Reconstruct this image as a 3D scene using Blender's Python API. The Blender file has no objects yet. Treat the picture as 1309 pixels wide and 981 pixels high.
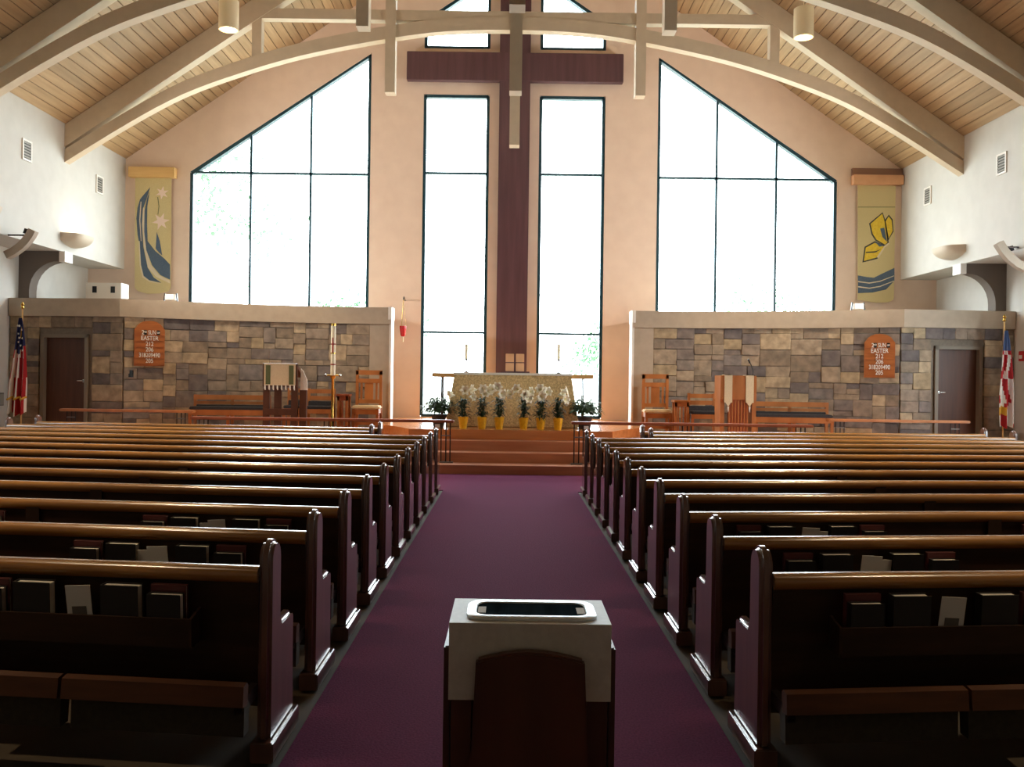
import bpy, math, random
from mathutils import Matrix, Vector
random.seed(7)
C = bpy.context.scene.collection
PI = math.pi

# ------------------------------------------------------------------ camera
F, CX, H, ROLL = 1170.0, -0.04, 1.65, 0.0135
PX, PY = 651.0, 485.0
cam = bpy.data.cameras.new('camera'); camo = bpy.data.objects.new('camera', cam); C.objects.link(camo)
cam.sensor_fit = 'HORIZONTAL'; cam.sensor_width = 36; cam.lens = F / 1309 * 36
cam.shift_x = (654.5 - PX) / 1309; cam.shift_y = -(490.5 - PY) / 1309
cam.clip_start = 0.05; cam.clip_end = 400
camo.matrix_world = Matrix.Translation((CX, 0, H)) @ Matrix.Rotation(PI / 2, 4, 'X') @ Matrix.Rotation(ROLL, 4, 'Z')
bpy.context.scene.camera = camo
def at(px, py, Y):
    """world point that stands at depth Y for a photo position"""
    u, v = (px - PX) / F, (PY - py) / F
    return Vector((CX + (u - ROLL * v) * Y, Y, H + (v + ROLL * u) * Y))

# ------------------------------------------------------------------ world, exposure
sc = bpy.context.scene
sc.view_settings.view_transform = 'Standard'; sc.view_settings.look = 'None'
sc.view_settings.gamma = 1; sc.view_settings.exposure = 0.5; sc.view_settings.use_curve_mapping = False
SKY = 11.5
w = bpy.data.worlds.new('sky'); sc.world = w; w.use_nodes = True
bg = w.node_tree.nodes['Background']; bg.inputs[0].default_value = (0.86, 0.94, 1.0, 1); bg.inputs[1].default_value = SKY
try:
    sc.cycles.max_bounces = 10; sc.cycles.diffuse_bounces = 5; sc.cycles.glossy_bounces = 4
    sc.cycles.transparent_max_bounces = 12; sc.cycles.sample_clamp_indirect = 6; sc.cycles.caustics_reflective = False
    sc.cycles.use_denoising = True
except Exception: pass
# window daylight is sampled through portals (they give no light of their own)
def portal(loc, sx, sy, rot):
    L = bpy.data.lights.new('window_portal', 'AREA'); L.shape = 'RECTANGLE'; L.size = sx; L.size_y = sy
    L.cycles.is_portal = True
    o = bpy.data.objects.new('window_portal', L); o.location = loc; o.rotation_euler = rot; C.objects.link(o)
BW = 22.0                                     # depth of the wall with the cross
for s in (-1, 1):
    portal((s * 5.6, BW + .4, 6.3), 4.6, 6.6, (-PI / 2, 0, 0))
    portal((s * 1.4, BW + .4, 6.0), 1.8, 11, (-PI / 2, 0, 0))
    portal((s * 10.7, 13.3, 2.4), 6.4, 2.9, (PI / 2, 0, s * PI / 2))

# ------------------------------------------------------------------ materials
def lin(c):
    r = []
    for v in c:
        v /= 255.0
        r.append(v / 12.92 if v <= .04045 else ((v + .055) / 1.055) ** 2.4)
    return tuple(r) + (1,)
MATS = {}
def mat(name, c1, c2=None, rough=.6, metal=0, scale=8, stretch=(1, 1, 1), bump=0, rand=0, coat=0, spec=.5, detail=4, trans=0, emit=None, coatr=.08):
    m = bpy.data.materials.new(name); m.use_nodes = True; nt = m.node_tree; N = nt.nodes; L = nt.links
    b = N['Principled BSDF']
    b.inputs['Roughness'].default_value = rough; b.inputs['Metallic'].default_value = metal
    b.inputs['Specular IOR Level'].default_value = spec; b.inputs['Coat Weight'].default_value = coat
    b.inputs['Coat Roughness'].default_value = coatr
    b.inputs['Base Color'].default_value = lin(c1)
    if emit: b.inputs['Emission Color'].default_value = lin(emit[0]); b.inputs['Emission Strength'].default_value = emit[1]
    if c2 or bump or rand:
        tc = N.new('ShaderNodeTexCoord'); mp = N.new('ShaderNodeMapping'); mp.inputs['Scale'].default_value = stretch
        nz = N.new('ShaderNodeTexNoise'); nz.inputs['Scale'].default_value = scale; nz.inputs['Detail'].default_value = detail
        oi = N.new('ShaderNodeObjectInfo')
        ad = N.new('ShaderNodeVectorMath'); ad.operation = 'ADD'
        ml = N.new('ShaderNodeMath'); ml.operation = 'MULTIPLY'; ml.inputs[1].default_value = 37.0
        L.new(oi.outputs['Random'], ml.inputs[0]); L.new(tc.outputs['Object'], mp.inputs['Vector'])
        L.new(mp.outputs[0], ad.inputs[0]); L.new(ml.outputs[0], ad.inputs[1]); L.new(ad.outputs[0], nz.inputs['Vector'])
        mx = N.new('ShaderNodeMix'); mx.data_type = 'RGBA'
        mx.inputs['A'].default_value = lin(c1); mx.inputs['B'].default_value = lin(c2 or c1)
        rp = N.new('ShaderNodeMapRange'); rp.inputs['From Min'].default_value = .32; rp.inputs['From Max'].default_value = .68
        L.new(nz.outputs['Fac'], rp.inputs['Value']); L.new(rp.outputs[0], mx.inputs['Factor'])
        out = mx.outputs['Result']
        if rand:
            hs = N.new('ShaderNodeHueSaturation'); mr = N.new('ShaderNodeMapRange')
            mr.inputs['To Min'].default_value = 1 - rand; mr.inputs['To Max'].default_value = 1 + rand
            L.new(oi.outputs['Random'], mr.inputs['Value']); L.new(mr.outputs[0], hs.inputs['Value']); L.new(out, hs.inputs['Color'])
            out = hs.outputs['Color']
        L.new(out, b.inputs['Base Color'])
        if bump:
            bp = N.new('ShaderNodeBump'); bp.inputs['Strength'].default_value = bump; bp.inputs['Distance'].default_value = .02
            L.new(nz.outputs['Fac'], bp.inputs['Height']); L.new(bp.outputs[0], b.inputs['Normal'])
    MATS[name] = m
    return m
mat('plaster_back', (234, 211, 193), (228, 204, 186), rough=.85, scale=3, bump=.03)
mat('plaster_white', (208, 205, 198), (202, 199, 192), rough=.85, scale=3, bump=.03)
mat('ledge_plaster', (184, 168, 148), (176, 160, 140), rough=.85, scale=6, bump=.05)
mat('truss_paint', (214, 196, 170), (207, 189, 163), rough=.6, scale=5)
mat('ceiling_wood', (186, 156, 118), (166, 137, 101), rough=.55, scale=2.2, stretch=(6, .35, 6), rand=.16)
mat('ceiling_dark', (70, 50, 32), rough=.9)
mat('pew_wood', (58, 36, 23), (42, 26, 16), rough=.42, scale=3, stretch=(.6, 6, 6), spec=.3)
mat('pew_cap', (160, 110, 50), (136, 90, 40), rough=.24, scale=3, stretch=(.5, 6, 6), coat=1, coatr=.2)
mat('kneeler_wood', (84, 50, 30), (66, 38, 22), rough=.5, scale=3, stretch=(.5, 6, 6), spec=.3)
mat('pew_end', (108, 74, 62), (90, 60, 50), rough=.3, scale=3, stretch=(6, 6, .7), coat=1)
mat('pad', (60, 52, 40), (50, 43, 33), rough=.9, scale=40)
mat('floor_tile', (78, 64, 48), (66, 54, 40), rough=.75, scale=3)
mat('carpet', (116, 52, 88), (96, 41, 72), rough=.98, scale=90, bump=.3, spec=.1)
mat('platform_wood', (214, 138, 80), (194, 120, 66), rough=.24, scale=2, stretch=(.5, 5, 5), coat=.35)
mat('step_wood', (200, 132, 92), (180, 114, 78), rough=.35, scale=2, stretch=(.5, 5, 5))
mat('oak', (190, 122, 68), (164, 100, 52), rough=.38, scale=4, stretch=(1, 1, .4))
mat('red_oak', (166, 88, 58), (144, 74, 48), rough=.3, scale=4)
mat('dark_walnut', (92, 54, 34), (74, 42, 26), rough=.4, scale=4, stretch=(2, 2, .4))
mat('door_wood', (92, 56, 38), (76, 45, 30), rough=.5, scale=3, stretch=(5, 5, .4))
mat('rear_panel', (150, 128, 106), (138, 117, 96), rough=.8, scale=2)
mat('door_frame', (128, 118, 104), rough=.6)
mat('cross_wood', (100, 68, 74), (80, 53, 60), rough=.45, scale=2, stretch=(4, 4, .3))
mat('frame_flare_teal', (16, 62, 76), rough=.45)  # dark frames, with the teal of lens flare put into their colour
mat('stone_mortar', (132, 120, 106), (118, 108, 96), rough=.95, scale=20)
mat('cushion', (62, 58, 60), (50, 47, 50), rough=.95, scale=30)
mat('grey_metal', (120, 116, 110), rough=.45, metal=.6)
mat('dark_metal', (52, 40, 36), rough=.4, metal=.6)
mat('brass', (206, 168, 84), rough=.25, metal=1)
mat('chrome', (226, 236, 240), rough=.42, metal=1)
mat('silver', (206, 206, 204), rough=.25, metal=1)
mat('dark_pier', (112, 101, 92), rough=.8)
mat('bracket_grey', (176, 160, 142), rough=.7)
mat('lamp_body', (238, 222, 188), rough=.5)
mat('lamp_glow', (255, 214, 150), emit=((255, 206, 130), 20))
mat('sconce_body', (206, 190, 170), rough=.6)
mat('sconce_glow', (255, 230, 190), emit=((255, 214, 150), .8))
mat('vent_grey', (150, 146, 136), rough=.6); mat('vent_dark', (70, 68, 62), rough=.8)
mat('white_plastic', (236, 230, 222), rough=.5); mat('black_plastic', (16, 16, 18), rough=.4)
mat('linen', (240, 236, 226), (230, 226, 216), rough=.85, scale=60)
mat('stand_cloth', (218, 216, 210), (208, 206, 200), rough=.5, scale=60, spec=.7)
mat('altar_brocade', (234, 204, 146), (178, 146, 96), rough=.7, scale=34, detail=8)
mat('cream_cloth', (232, 214, 178), (222, 202, 164), rough=.85, scale=50)
mat('green_band', (104, 112, 74), rough=.85)
mat('banner_cloth', (216, 200, 150), (206, 189, 140), rough=.9, scale=70)
mat('banner_blue', (92, 110, 130), (76, 94, 116), rough=.9, scale=60)
mat('banner_cream', (226, 212, 186), rough=.9); mat('banner_lily', (240, 218, 206), rough=.9)
mat('banner_yellow', (240, 212, 74), (226, 190, 60), rough=.9, scale=20); mat('banner_ink', (74, 76, 70), rough=.9)
mat('pale_oak', (230, 190, 126), (218, 176, 112), rough=.5, scale=3, stretch=(.5, 4, 4))
mat('peach_oak', (222, 170, 128), (210, 158, 116), rough=.5, scale=3); mat('brown_strip', (140, 104, 84), rough=.6)
mat('foil_yellow', (250, 192, 36), (236, 170, 24), rough=.3, scale=25, bump=.5)
mat('leaf_dark', (40, 66, 34), (28, 50, 26), rough=.5, scale=20); mat('leaf_mid', (52, 84, 44), (36, 62, 34), rough=.5, scale=20)
mat('lily_petal', (250, 246, 226), rough=.6); mat('lily_throat', (226, 216, 120), rough=.6)
mat('candle_wax', (238, 230, 202), rough=.5); mat('red_paint', (150, 40, 36), rough=.5)
mat('red_glass', (190, 14, 26), rough=.1, spec=.6)
mat('flag_red', (170, 26, 34), rough=.85); mat('flag_white', (226, 222, 214), rough=.85); mat('flag_blue', (32, 40, 88), rough=.85)
mat('flag_sky', (84, 108, 150), rough=.85); mat('fringe_gold', (206, 160, 52), rough=.7)
mat('board_wood', (184, 110, 58), (160, 92, 46), rough=.45, scale=4, stretch=(.5, 4, 4)); mat('letter_white', (240, 238, 230), rough=.5)
mat('book_black', (24, 20, 20), rough=.5); mat('book_red', (84, 34, 36), rough=.5); mat('book_pages', (206, 200, 190), rough=.8)
mat('paper', (214, 214, 212), rough=.7); mat('print_grey', (96, 92, 88), rough=.8)
mat('dark_glass', (40, 52, 58), (26, 34, 38), rough=.5, spec=0, scale=9, stretch=(3, .2, 1))  # streaks put reflections of windows and cross into the colour
mat('terracotta', (60, 48, 40), rough=.7); mat('alarm_red', (200, 40, 36), rough=.5)
mat('grass', (172, 172, 160), (158, 160, 146), rough=1, scale=3); mat('bark', (150, 140, 126), rough=.9)
mat('tree_leaf', (104, 140, 104), (84, 122, 88), rough=.9, scale=3)
# thin window glass
g = bpy.data.materials.new('window_glass'); g.use_nodes = True; nt = g.node_tree; nt.nodes.clear()
o_ = nt.nodes.new('ShaderNodeOutputMaterial'); t_ = nt.nodes.new('ShaderNodeBsdfTransparent'); gl = nt.nodes.new('ShaderNodeBsdfGlossy')
gl.inputs['Roughness'].default_value = .02; t_.inputs[0].default_value = (.97, .99, .985, 1); mx = nt.nodes.new('ShaderNodeMixShader'); mx.inputs[0].default_value = .04
nt.links.new(t_.outputs[0], mx.inputs[1]); nt.links.new(gl.outputs[0], mx.inputs[2]); nt.links.new(mx.outputs[0], o_.inputs[0]); MATS['window_glass'] = g
# rubble stone: each stone takes its own tone
m = bpy.data.materials.new('stone'); m.use_nodes = True; N = m.node_tree.nodes; L = m.node_tree.links; b = N['Principled BSDF']
b.inputs['Roughness'].default_value = .85
oi = N.new('ShaderNodeObjectInfo'); cr = N.new('ShaderNodeValToRGB'); cr.color_ramp.interpolation = 'CONSTANT'
tones = [(112, 102, 98), (152, 136, 116), (132, 120, 110), (166, 146, 116), (122, 110, 102), (146, 130, 114), (104, 96, 94), (140, 124, 106), (160, 142, 120), (134, 118, 100), (176, 156, 128), (128, 118, 112)]
el = cr.color_ramp.elements
while len(el) < len(tones): el.new(.5)
for i, t in enumerate(tones): el[i].position = i / len(tones); el[i].color = lin(t)
nz = N.new('ShaderNodeTexNoise'); nz.inputs['Scale'].default_value = 7; nz.inputs['Detail'].default_value = 8
geo = N.new('ShaderNodeNewGeometry'); L.new(geo.outputs['Position'], nz.inputs['Vector'])
mr = N.new('ShaderNodeMapRange'); mr.inputs['From Min'].default_value = .3; mr.inputs['From Max'].default_value = .7; mr.inputs['To Min'].default_value = .68; mr.inputs['To Max'].default_value = 1.26
hs = N.new('ShaderNodeHueSaturation'); L.new(oi.outputs['Random'], cr.inputs[0]); L.new(cr.outputs[0], hs.inputs['Color'])
L.new(nz.outputs['Fac'], mr.inputs['Value']); L.new(mr.outputs[0], hs.inputs['Value']); L.new(hs.outputs[0], b.inputs['Base Color'])
bp = N.new('ShaderNodeBump'); bp.inputs['Strength'].default_value = .5; bp.inputs['Distance'].default_value = .02
L.new(nz.outputs['Fac'], bp.inputs['Height']); L.new(bp.outputs[0], b.inputs['Normal']); MATS['stone'] = m

# ------------------------------------------------------------------ mesh helpers
class MB:
    def __init__(s): s.v = []; s.f = []; s.mi = []; s.mat = 0
    def add(s, vs, fs):
        o = len(s.v); s.v += [tuple(v) for v in vs]; s.f += [tuple(i + o for i in f) for f in fs]; s.mi += [s.mat] * len(fs); return s
    def box(s, x0, x1, y0, y1, z0, z1):
        vs = [(x, y, z) for x in (x0, x1) for y in (y0, y1) for z in (z0, z1)]
        return s.add(vs, [(0, 1, 3, 2), (4, 6, 7, 5), (0, 4, 5, 1), (2, 3, 7, 6), (0, 2, 6, 4), (1, 5, 7, 3)])
    def prism(s, poly, d0, d1, ax='y'):
        """polygon given in the two other axes, extruded along ax"""
        def P(a, b, d): return {'y': (a, d, b), 'x': (d, a, b), 'z': (a, b, d)}[ax]
        n = len(poly); vs = [P(a, b, d0) for a, b in poly] + [P(a, b, d1) for a, b in poly]
        return s.add(vs, [tuple(range(n)), tuple(range(2 * n - 1, n - 1, -1))] + [(i, i + n, (i + 1) % n + n, (i + 1) % n) for i in range(n)])
    def bar(s, p, q, w, d, up=(0, 1, 0)):
        p, q = Vector(p), Vector(q); t = (q - p).normalized(); u = Vector(up); a = t.cross(u)
        if a.length < 1e-4: a = t.cross(Vector((1, 0, 0)))
        a.normalize(); b2 = t.cross(a).normalized()
        vs = [e + a * (i * w / 2) + b2 * (j * d / 2) for e in (p, q) for i in (-1, 1) for j in (-1, 1)]
        return s.add(vs, [(0, 1, 3, 2), (4, 6, 7, 5), (0, 4, 5, 1), (2, 3, 7, 6), (0, 2, 6, 4), (1, 5, 7, 3)])
    def tube(s, pts, r, n=8, caps=True):
        pts = [Vector(p) for p in pts]; rs = r if isinstance(r, (list, tuple)) else [r] * len(pts)
        vs = []; fs = []
        for k, p in enumerate(pts):
            t = (pts[min(k + 1, len(pts) - 1)] - pts[max(k - 1, 0)]).normalized()
            a = t.cross(Vector((0, 0, 1)));
            if a.length < 1e-3: a = t.cross(Vector((0, 1, 0)))
            a.normalize(); b2 = t.cross(a)
            vs += [p + (a * math.cos(2 * PI * i / n) + b2 * math.sin(2 * PI * i / n)) * rs[k] for i in range(n)]
        for k in range(len(pts) - 1):
            for i in range(n): fs.append((k * n + i, k * n + (i + 1) % n, (k + 1) * n + (i + 1) % n, (k + 1) * n + i))
        if caps: fs += [tuple(range(n)), tuple(range(len(vs) - 1, len(vs) - n - 1, -1))]
        return s.add(vs, fs)
    def lathe(s, prof, c=(0, 0, 0), n=20, wob=0):
        vs = []; fs = []
        for k, (r, z) in enumerate(prof):
            for i in range(n):
                rr = r * (1 + wob * math.sin(i * 2 * PI * 6 / n + k))
                vs.append((c[0] + rr * math.cos(2 * PI * i / n), c[1] + rr * math.sin(2 * PI * i / n), c[2] + z))
        for k in range(len(prof) - 1):
            for i in range(n): fs.append((k * n + i, k * n + (i + 1) % n, (k + 1) * n + (i + 1) % n, (k + 1) * n + i))
        fs += [tuple(range(n - 1, -1, -1)), tuple(range(len(vs) - n, len(vs)))]
        return s.add(vs, fs)
    def mesh(s, name, mats, smooth=True, bevel=0):
        me = bpy.data.meshes.new(name); me.from_pydata(s.v, [], s.f)
        for k in (mats if isinstance(mats, (list, tuple)) else [mats]): me.materials.append(MATS[k])
        me.polygons.foreach_set('material_index', s.mi)
        import bmesh
        bm = bmesh.new(); bm.from_mesh(me); bmesh.ops.recalc_face_normals(bm, faces=bm.faces)
        if bevel:
            ed = [e for e in bm.edges if len(e.link_faces) == 2 and e.calc_face_angle(0) > .6]
            bmesh.ops.bevel(bm, geom=ed, offset=bevel, segments=3 if bevel > .02 else 2, affect='EDGES', clamp_overlap=True)
        bm.to_mesh(me); bm.free()
        if smooth:
            me.shade_smooth(); me.set_sharp_from_angle(angle=math.radians(38))
        return me
    def build(s, name, mats, parent=None, smooth=True, bevel=0, loc=None):
        return link(name, s.mesh(name, mats, smooth, bevel), parent, loc)
def link(name, me, parent=None, loc=None):
    o = bpy.data.objects.new(name, me); C.objects.link(o); o.parent = parent
    if loc is not None: o.location = loc
    return o
def tag(o, label=None, cat=None, group=None, kind=None):
    if label: o['label'] = label
    if cat: o['category'] = cat
    if group: o['group'] = group
    if kind: o['kind'] = kind
    return o
def thing(name, label, cat, loc=(0, 0, 0), rz=0, group=None, kind=None):
    o = bpy.data.objects.new(name, None); C.objects.link(o); o.empty_display_size = .1
    o.location = loc; o.rotation_euler = (0, 0, rz); return tag(o, label, cat, group, kind)
def copy_tree(o, parent=None):
    c = o.copy(); C.objects.link(c); c.parent = parent
    for ch in list(o.children): copy_tree(ch, c)
    return c
def B(*a): return MB().box(*a)

# ------------------------------------------------------------------ room shell
XW, XO = 9.33, 10.2            # clerestory wall, outer aisle wall
ZE, PITCH = 6.82, .687         # eaves height and roof pitch
ZS = 4.17                      # soffit of the side aisles
Y0 = -4.0
def roof(x): return ZE + (XW - abs(x)) * PITCH
B(-XO, XO, Y0, BW + .35, -.3, 0).build('floor', 'floor_tile').__setitem__('kind', 'structure')
# wall with the cross: solid pieces around the openings
WI, WO_, WZI, WZO = 3.45, 7.78, 9.45, 6.54      # big side windows
ci, co = .60, 2.185                             # narrow windows beside the cross
mb = MB()
for s in (-1, 1):
    def pr(pts): mb.prism([(s * a, b2) for a, b2 in pts], BW, BW + .35)
    pr([(XO, 0), (XW, 0), (XW, ZS), (XO, ZS)]) ; pr([(XO, ZS), (XW, ZS), (XW, ZS + .3), (XO, ZS + .3)])
    pr([(XW, 0), (WO_, 0), (WO_, roof(WO_)), (XW, ZE)])
    pr([(WO_, 0), (WI, 0), (WI, 2.9), (WO_, 2.9)])
    pr([(WO_, WZO), (WI, WZI), (WI, roof(WI)), (WO_, roof(WO_))])
    pr([(WI, 0), (co, 0), (co, roof(co)), (WI, roof(WI))])
    pr([(co, 0), (ci, 0), (ci, .72), (co, .72)])
    pr([(co, 8.48), (ci, 8.48), (ci, 9.58), (co, 9.58)])
    pr([(co, 10.28), (ci, 11.34), (ci, roof(ci)), (co, roof(co))])
    pr([(ci, 0), (0, 0), (0, roof(0)), (ci, roof(ci))])
mb.build('wall_back', 'plaster_back', smooth=False).__setitem__('kind', 'structure')
SIDE_WINS = {1: [(10.4, 12.6), (13.9, 16.2)], -1: [(11.2, 12.4)]}
for s, nm in ((-1, 'left'), (1, 'right')):
    mb = MB(); mb.prism([(s * XW, ZS), (s * XW, ZE + .3), (s * (XO + .1), ZE + .3), (s * (XO + .1), ZS)], Y0, BW)
    mb.build('wall_upper_' + nm, 'plaster_white', smooth=False).__setitem__('kind', 'structure')
    mb = MB(); a, b2 = sorted((s * XO, s * (XO + .3))); SIDE_WIN = SIDE_WINS[s]
    edges = [Y0] + [y for p in SIDE_WIN for y in p] + [BW + .35]
    for i in range(0, len(edges), 2): mb.box(a, b2, edges[i], edges[i + 1], 0, ZS + .2)
    for y0, y1 in SIDE_WIN: mb.box(a, b2, y0, y1, 0, 1.1); mb.box(a, b2, y0, y1, 3.7, ZS + .2)
    mb.build('wall_' + nm, 'plaster_white', smooth=False).__setitem__('kind', 'structure')
mb = MB(); mb.prism([(-XO, 0), (XO, 0), (XO, ZE), (XW, ZE), (0, roof(0)), (-XW, ZE), (-XO, ZE)], Y0 - .3, Y0)
mb.build('wall_rear', 'rear_panel', smooth=False).__setitem__('kind', 'structure')

# ceiling: boards running the length of the nave
for s, nm in ((-1, 'left'), (1, 'right')):
    mb = MB(); mb.prism([(0, roof(0) + .02), (s * (XW + .4), roof(XW + .4) + .02), (s * (XW + .4), roof(XW + .4) + .25), (0, roof(0) + .25)], Y0, BW + .35)
    ce = mb.build('ceiling_' + nm, 'ceiling_dark', smooth=False); ce['kind'] = 'structure'
    pitch = .205; n = int(XW * math.hypot(1, PITCH) / pitch) + 1
    ang = math.atan(PITCH)
    mb = MB(); hw = pitch / 2 - .004
    mb.prism([(-hw, .012), (-hw + .008, 0), (hw - .008, 0), (hw, .012), (hw, .03), (-hw, .03)], Y0, BW)
    pm = mb.mesh('plank', 'ceiling_wood', smooth=False)
    for k in range(n):
        t = (k + .5) * pitch; x = XW - t * math.cos(ang)
        if x < 0: break
        p = link('plank', pm, ce); p.location = (s * x, 0, roof(x)); p.rotation_euler = (0, s * ang, 0)

# ------------------------------------------------------------------ windows
YF = BW + .1
def clip(poly, keep):     # half-plane clip, keep(p) >= 0 inside
    out = []
    for i, p in enumerate(poly):
        q = poly[(i + 1) % len(poly)]; a, b2 = keep(p), keep(q)
        if a >= 0: out.append(p)
        if (a > 0 > b2) or (a < 0 < b2): t = a / (a - b2); out.append((p[0] + t * (q[0] - p[0]), p[1] + t * (q[1] - p[1])))
    return out
NW = [0]
def window(outline, xs, zs, label):
    NW[0] += 1
    root = tag(thing('window_%d' % NW[0], label, None), kind='structure')
    n = len(outline); mb = MB()
    for i in range(n):
        p, q = outline[i], outline[(i + 1) % n]; mb.bar((p[0], YF, p[1]), (q[0], YF, q[1]), .085, .16)
    mb.build('frame', 'frame_flare_teal', root, smooth=False)
    X = [p[0] for p in outline]; Z = [p[1] for p in outline]
    for x in xs:
        c = clip(clip(outline, lambda p: p[0] - x + .001), lambda p: x + .001 - p[0]); zz = [p[1] for p in c]
        MB().bar((x, YF, min(zz)), (x, YF, max(zz)), .055, .1).build('mullion', 'frame_flare_teal', root, smooth=False)
    for z in zs:
        c = clip(clip(outline, lambda p: p[1] - z + .001), lambda p: z + .001 - p[1]); xx = [p[0] for p in c]
        MB().bar((min(xx), YF, z), (max(xx), YF, z), .05, .1).build('transom', 'frame_flare_teal', root, smooth=False)
    xb = [min(X)] + sorted(xs) + [max(X)]; zb = [min(Z)] + sorted(zs) + [max(Z)]
    for i in range(len(xb) - 1):
        for j in range(len(zb) - 1):
            c = outline
            for f in (lambda p: p[0] - xb[i], lambda p: xb[i + 1] - p[0], lambda p: p[1] - zb[j], lambda p: zb[j + 1] - p[1]):
                c = clip(c, f) if c else c
            if len(c) >= 3 and abs(sum(c[k][0] * c[(k + 1) % len(c)][1] - c[(k + 1) % len(c)][0] * c[k][1] for k in range(len(c)))) > .05:
                MB().prism(c, YF - .004, YF + .004).build('pane', 'window_glass', root, smooth=False)
e = .03
for s, sd in ((-1, 'left'), (1, 'right')):
    def mir(pts): return [(s * a, b2) for a, b2 in (pts if s > 0 else pts[::-1])]
    window(mir([(WI + e, 2.93), (WO_ - e, 2.93), (WO_ - e, WZO - e), (WI + e, WZI - e)]), [s * 4.89, s * 6.33], [6.54 if s < 0 else 6.56], 'large %s window with a sloping top above the stone wall' % sd)
    window(mir([(ci + e, .75), (co - e, .75), (co - e, 8.45), (ci + e, 8.45)]), [], [2.76, 6.6], 'tall narrow window just %s of the cross' % sd)
    window(mir([(ci + e, 9.61), (co - e, 9.61), (co - e, 10.25), (ci + e, 11.31)]), [], [], 'small gable window above the %s arm of the cross' % sd)
for s, sd in ((-1, 'left'), (1, 'right')):
    for y0, y1 in SIDE_WINS[s]:
        NW[0] += 1; root = tag(thing('window_%d' % NW[0], 'aisle window in the %s outer wall' % sd, None), kind='structure'); x = s * (XO + .15)
        mb = MB()
        for a in ((y0 + .03, 1.13, y0 + .03, 3.67), (y1 - .03, 1.13, y1 - .03, 3.67), (y0, 1.13, y1, 1.13), (y0, 3.67, y1, 3.67)):
            mb.bar((x, a[0], a[1]), (x, a[2], a[3]), .07, .1, up=(1, 0, 0))
        mb.build('frame', 'frame_flare_teal', root, smooth=False)
        B(x - .004, x + .004, y0, y1, 1.1, 3.7).build('pane', 'window_glass', root, smooth=False)

# ------------------------------------------------------------------ roof trusses
CH = [(0, 8.90), (1.0, 8.88), (1.85, 8.81), (2.95, 8.63), (4.45, 8.31), (5.7, 7.93), (6.9, 7.47), (8.03, 6.85), (XW, 6.03)]
def smooth_chord():
    out = []
    for i in range(len(CH) - 1):
        p0, p1, p2, p3 = CH[max(i - 1, 0)], CH[i], CH[i + 1], CH[min(i + 2, len(CH) - 1)]
        if i == 0: p0 = (-CH[1][0], CH[1][1])
        for k in range(4):
            t = k / 4; f = lambda a, b2, c, d: .5 * (2 * b2 + (c - a) * t + (2 * a - 5 * b2 + 4 * c - d) * t * t + (3 * b2 - a - 3 * c + d) * t ** 3)
            out.append((f(p0[0], p1[0], p2[0], p3[0]), f(p0[1], p1[1], p2[1], p3[1])))
    return out + [CH[-1]]
chord = smooth_chord()
TR = [(19.1, 'cream arched roof truss closest to the cross and windows'), (15.55, 'cream arched roof truss second from the cross wall'), (12.0, 'arched roof truss third from the cross wall, only its post tip showing')]
for ty, lab in TR:
    r = thing('roof_truss', lab, None, (0, ty, 0), kind='structure')
    for s in (-1, 1):
        MB().prism([(0, roof(0) - .01), (s * XW, ZE - .01), (s * XW, ZE - .47), (0, roof(0) - .52)], -.12, .12).build('rafter', 'truss_paint', r, smooth=False)
        lo = [(s * a, b2) for a, b2 in chord]; hi = [(s * a, b2 + .27) for a, b2 in chord][::-1]
        MB().prism(lo + hi, -.11, .11).build('arched_chord', 'truss_paint', r)
        B(s * 5.38 - .1, s * 5.38 + .1, -.1, .1, 8.2, 9.2).build('strut', 'truss_paint', r, smooth=False)
        B(s * 2.6 - .105, s * 2.6 + .105, -.13, .13, 7.57, roof(2.6) - .4).build('hanging_post', 'truss_paint', r, smooth=False)
    B(-5.3, 5.3, -.1, .1, 9.08, 9.29).build('collar_beam', 'truss_paint', r, smooth=False)
    B(-.105, .105, -.14, .14, 6.51, roof(0) - .4).build('king_post', 'truss_paint', r, smooth=False)

# brackets carrying the clerestory at the trusses
for s, sd in ((-1, 'left'), (1, 'right')):
    r = thing('aisle_pier', 'dark pier with a quarter-round bracket above the %s end of the stone wall' % sd, None, (0, 19.05, 0), kind='structure')
    prof = [(XO, 0), (XO - .22, 0), (XO - .22, 3.35)]
    for k in range(9):
        a = k / 8 * PI / 2; prof.append((XO - .22 - .62 * (1 - math.cos(a)), 3.35 + .62 * math.sin(a)))
    prof += [(9.31, 3.97), (9.31, ZS), (XO, ZS)]
    MB().prism([(s * a, b2) for a, b2 in prof], -.15, .15).build('pier', 'dark_pier', r)
    B(*sorted((s * 9.24, s * 9.36)), -.17, .17, 3.95, ZS - .003).build('end_block', 'white_plastic', r, smooth=False)

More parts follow.
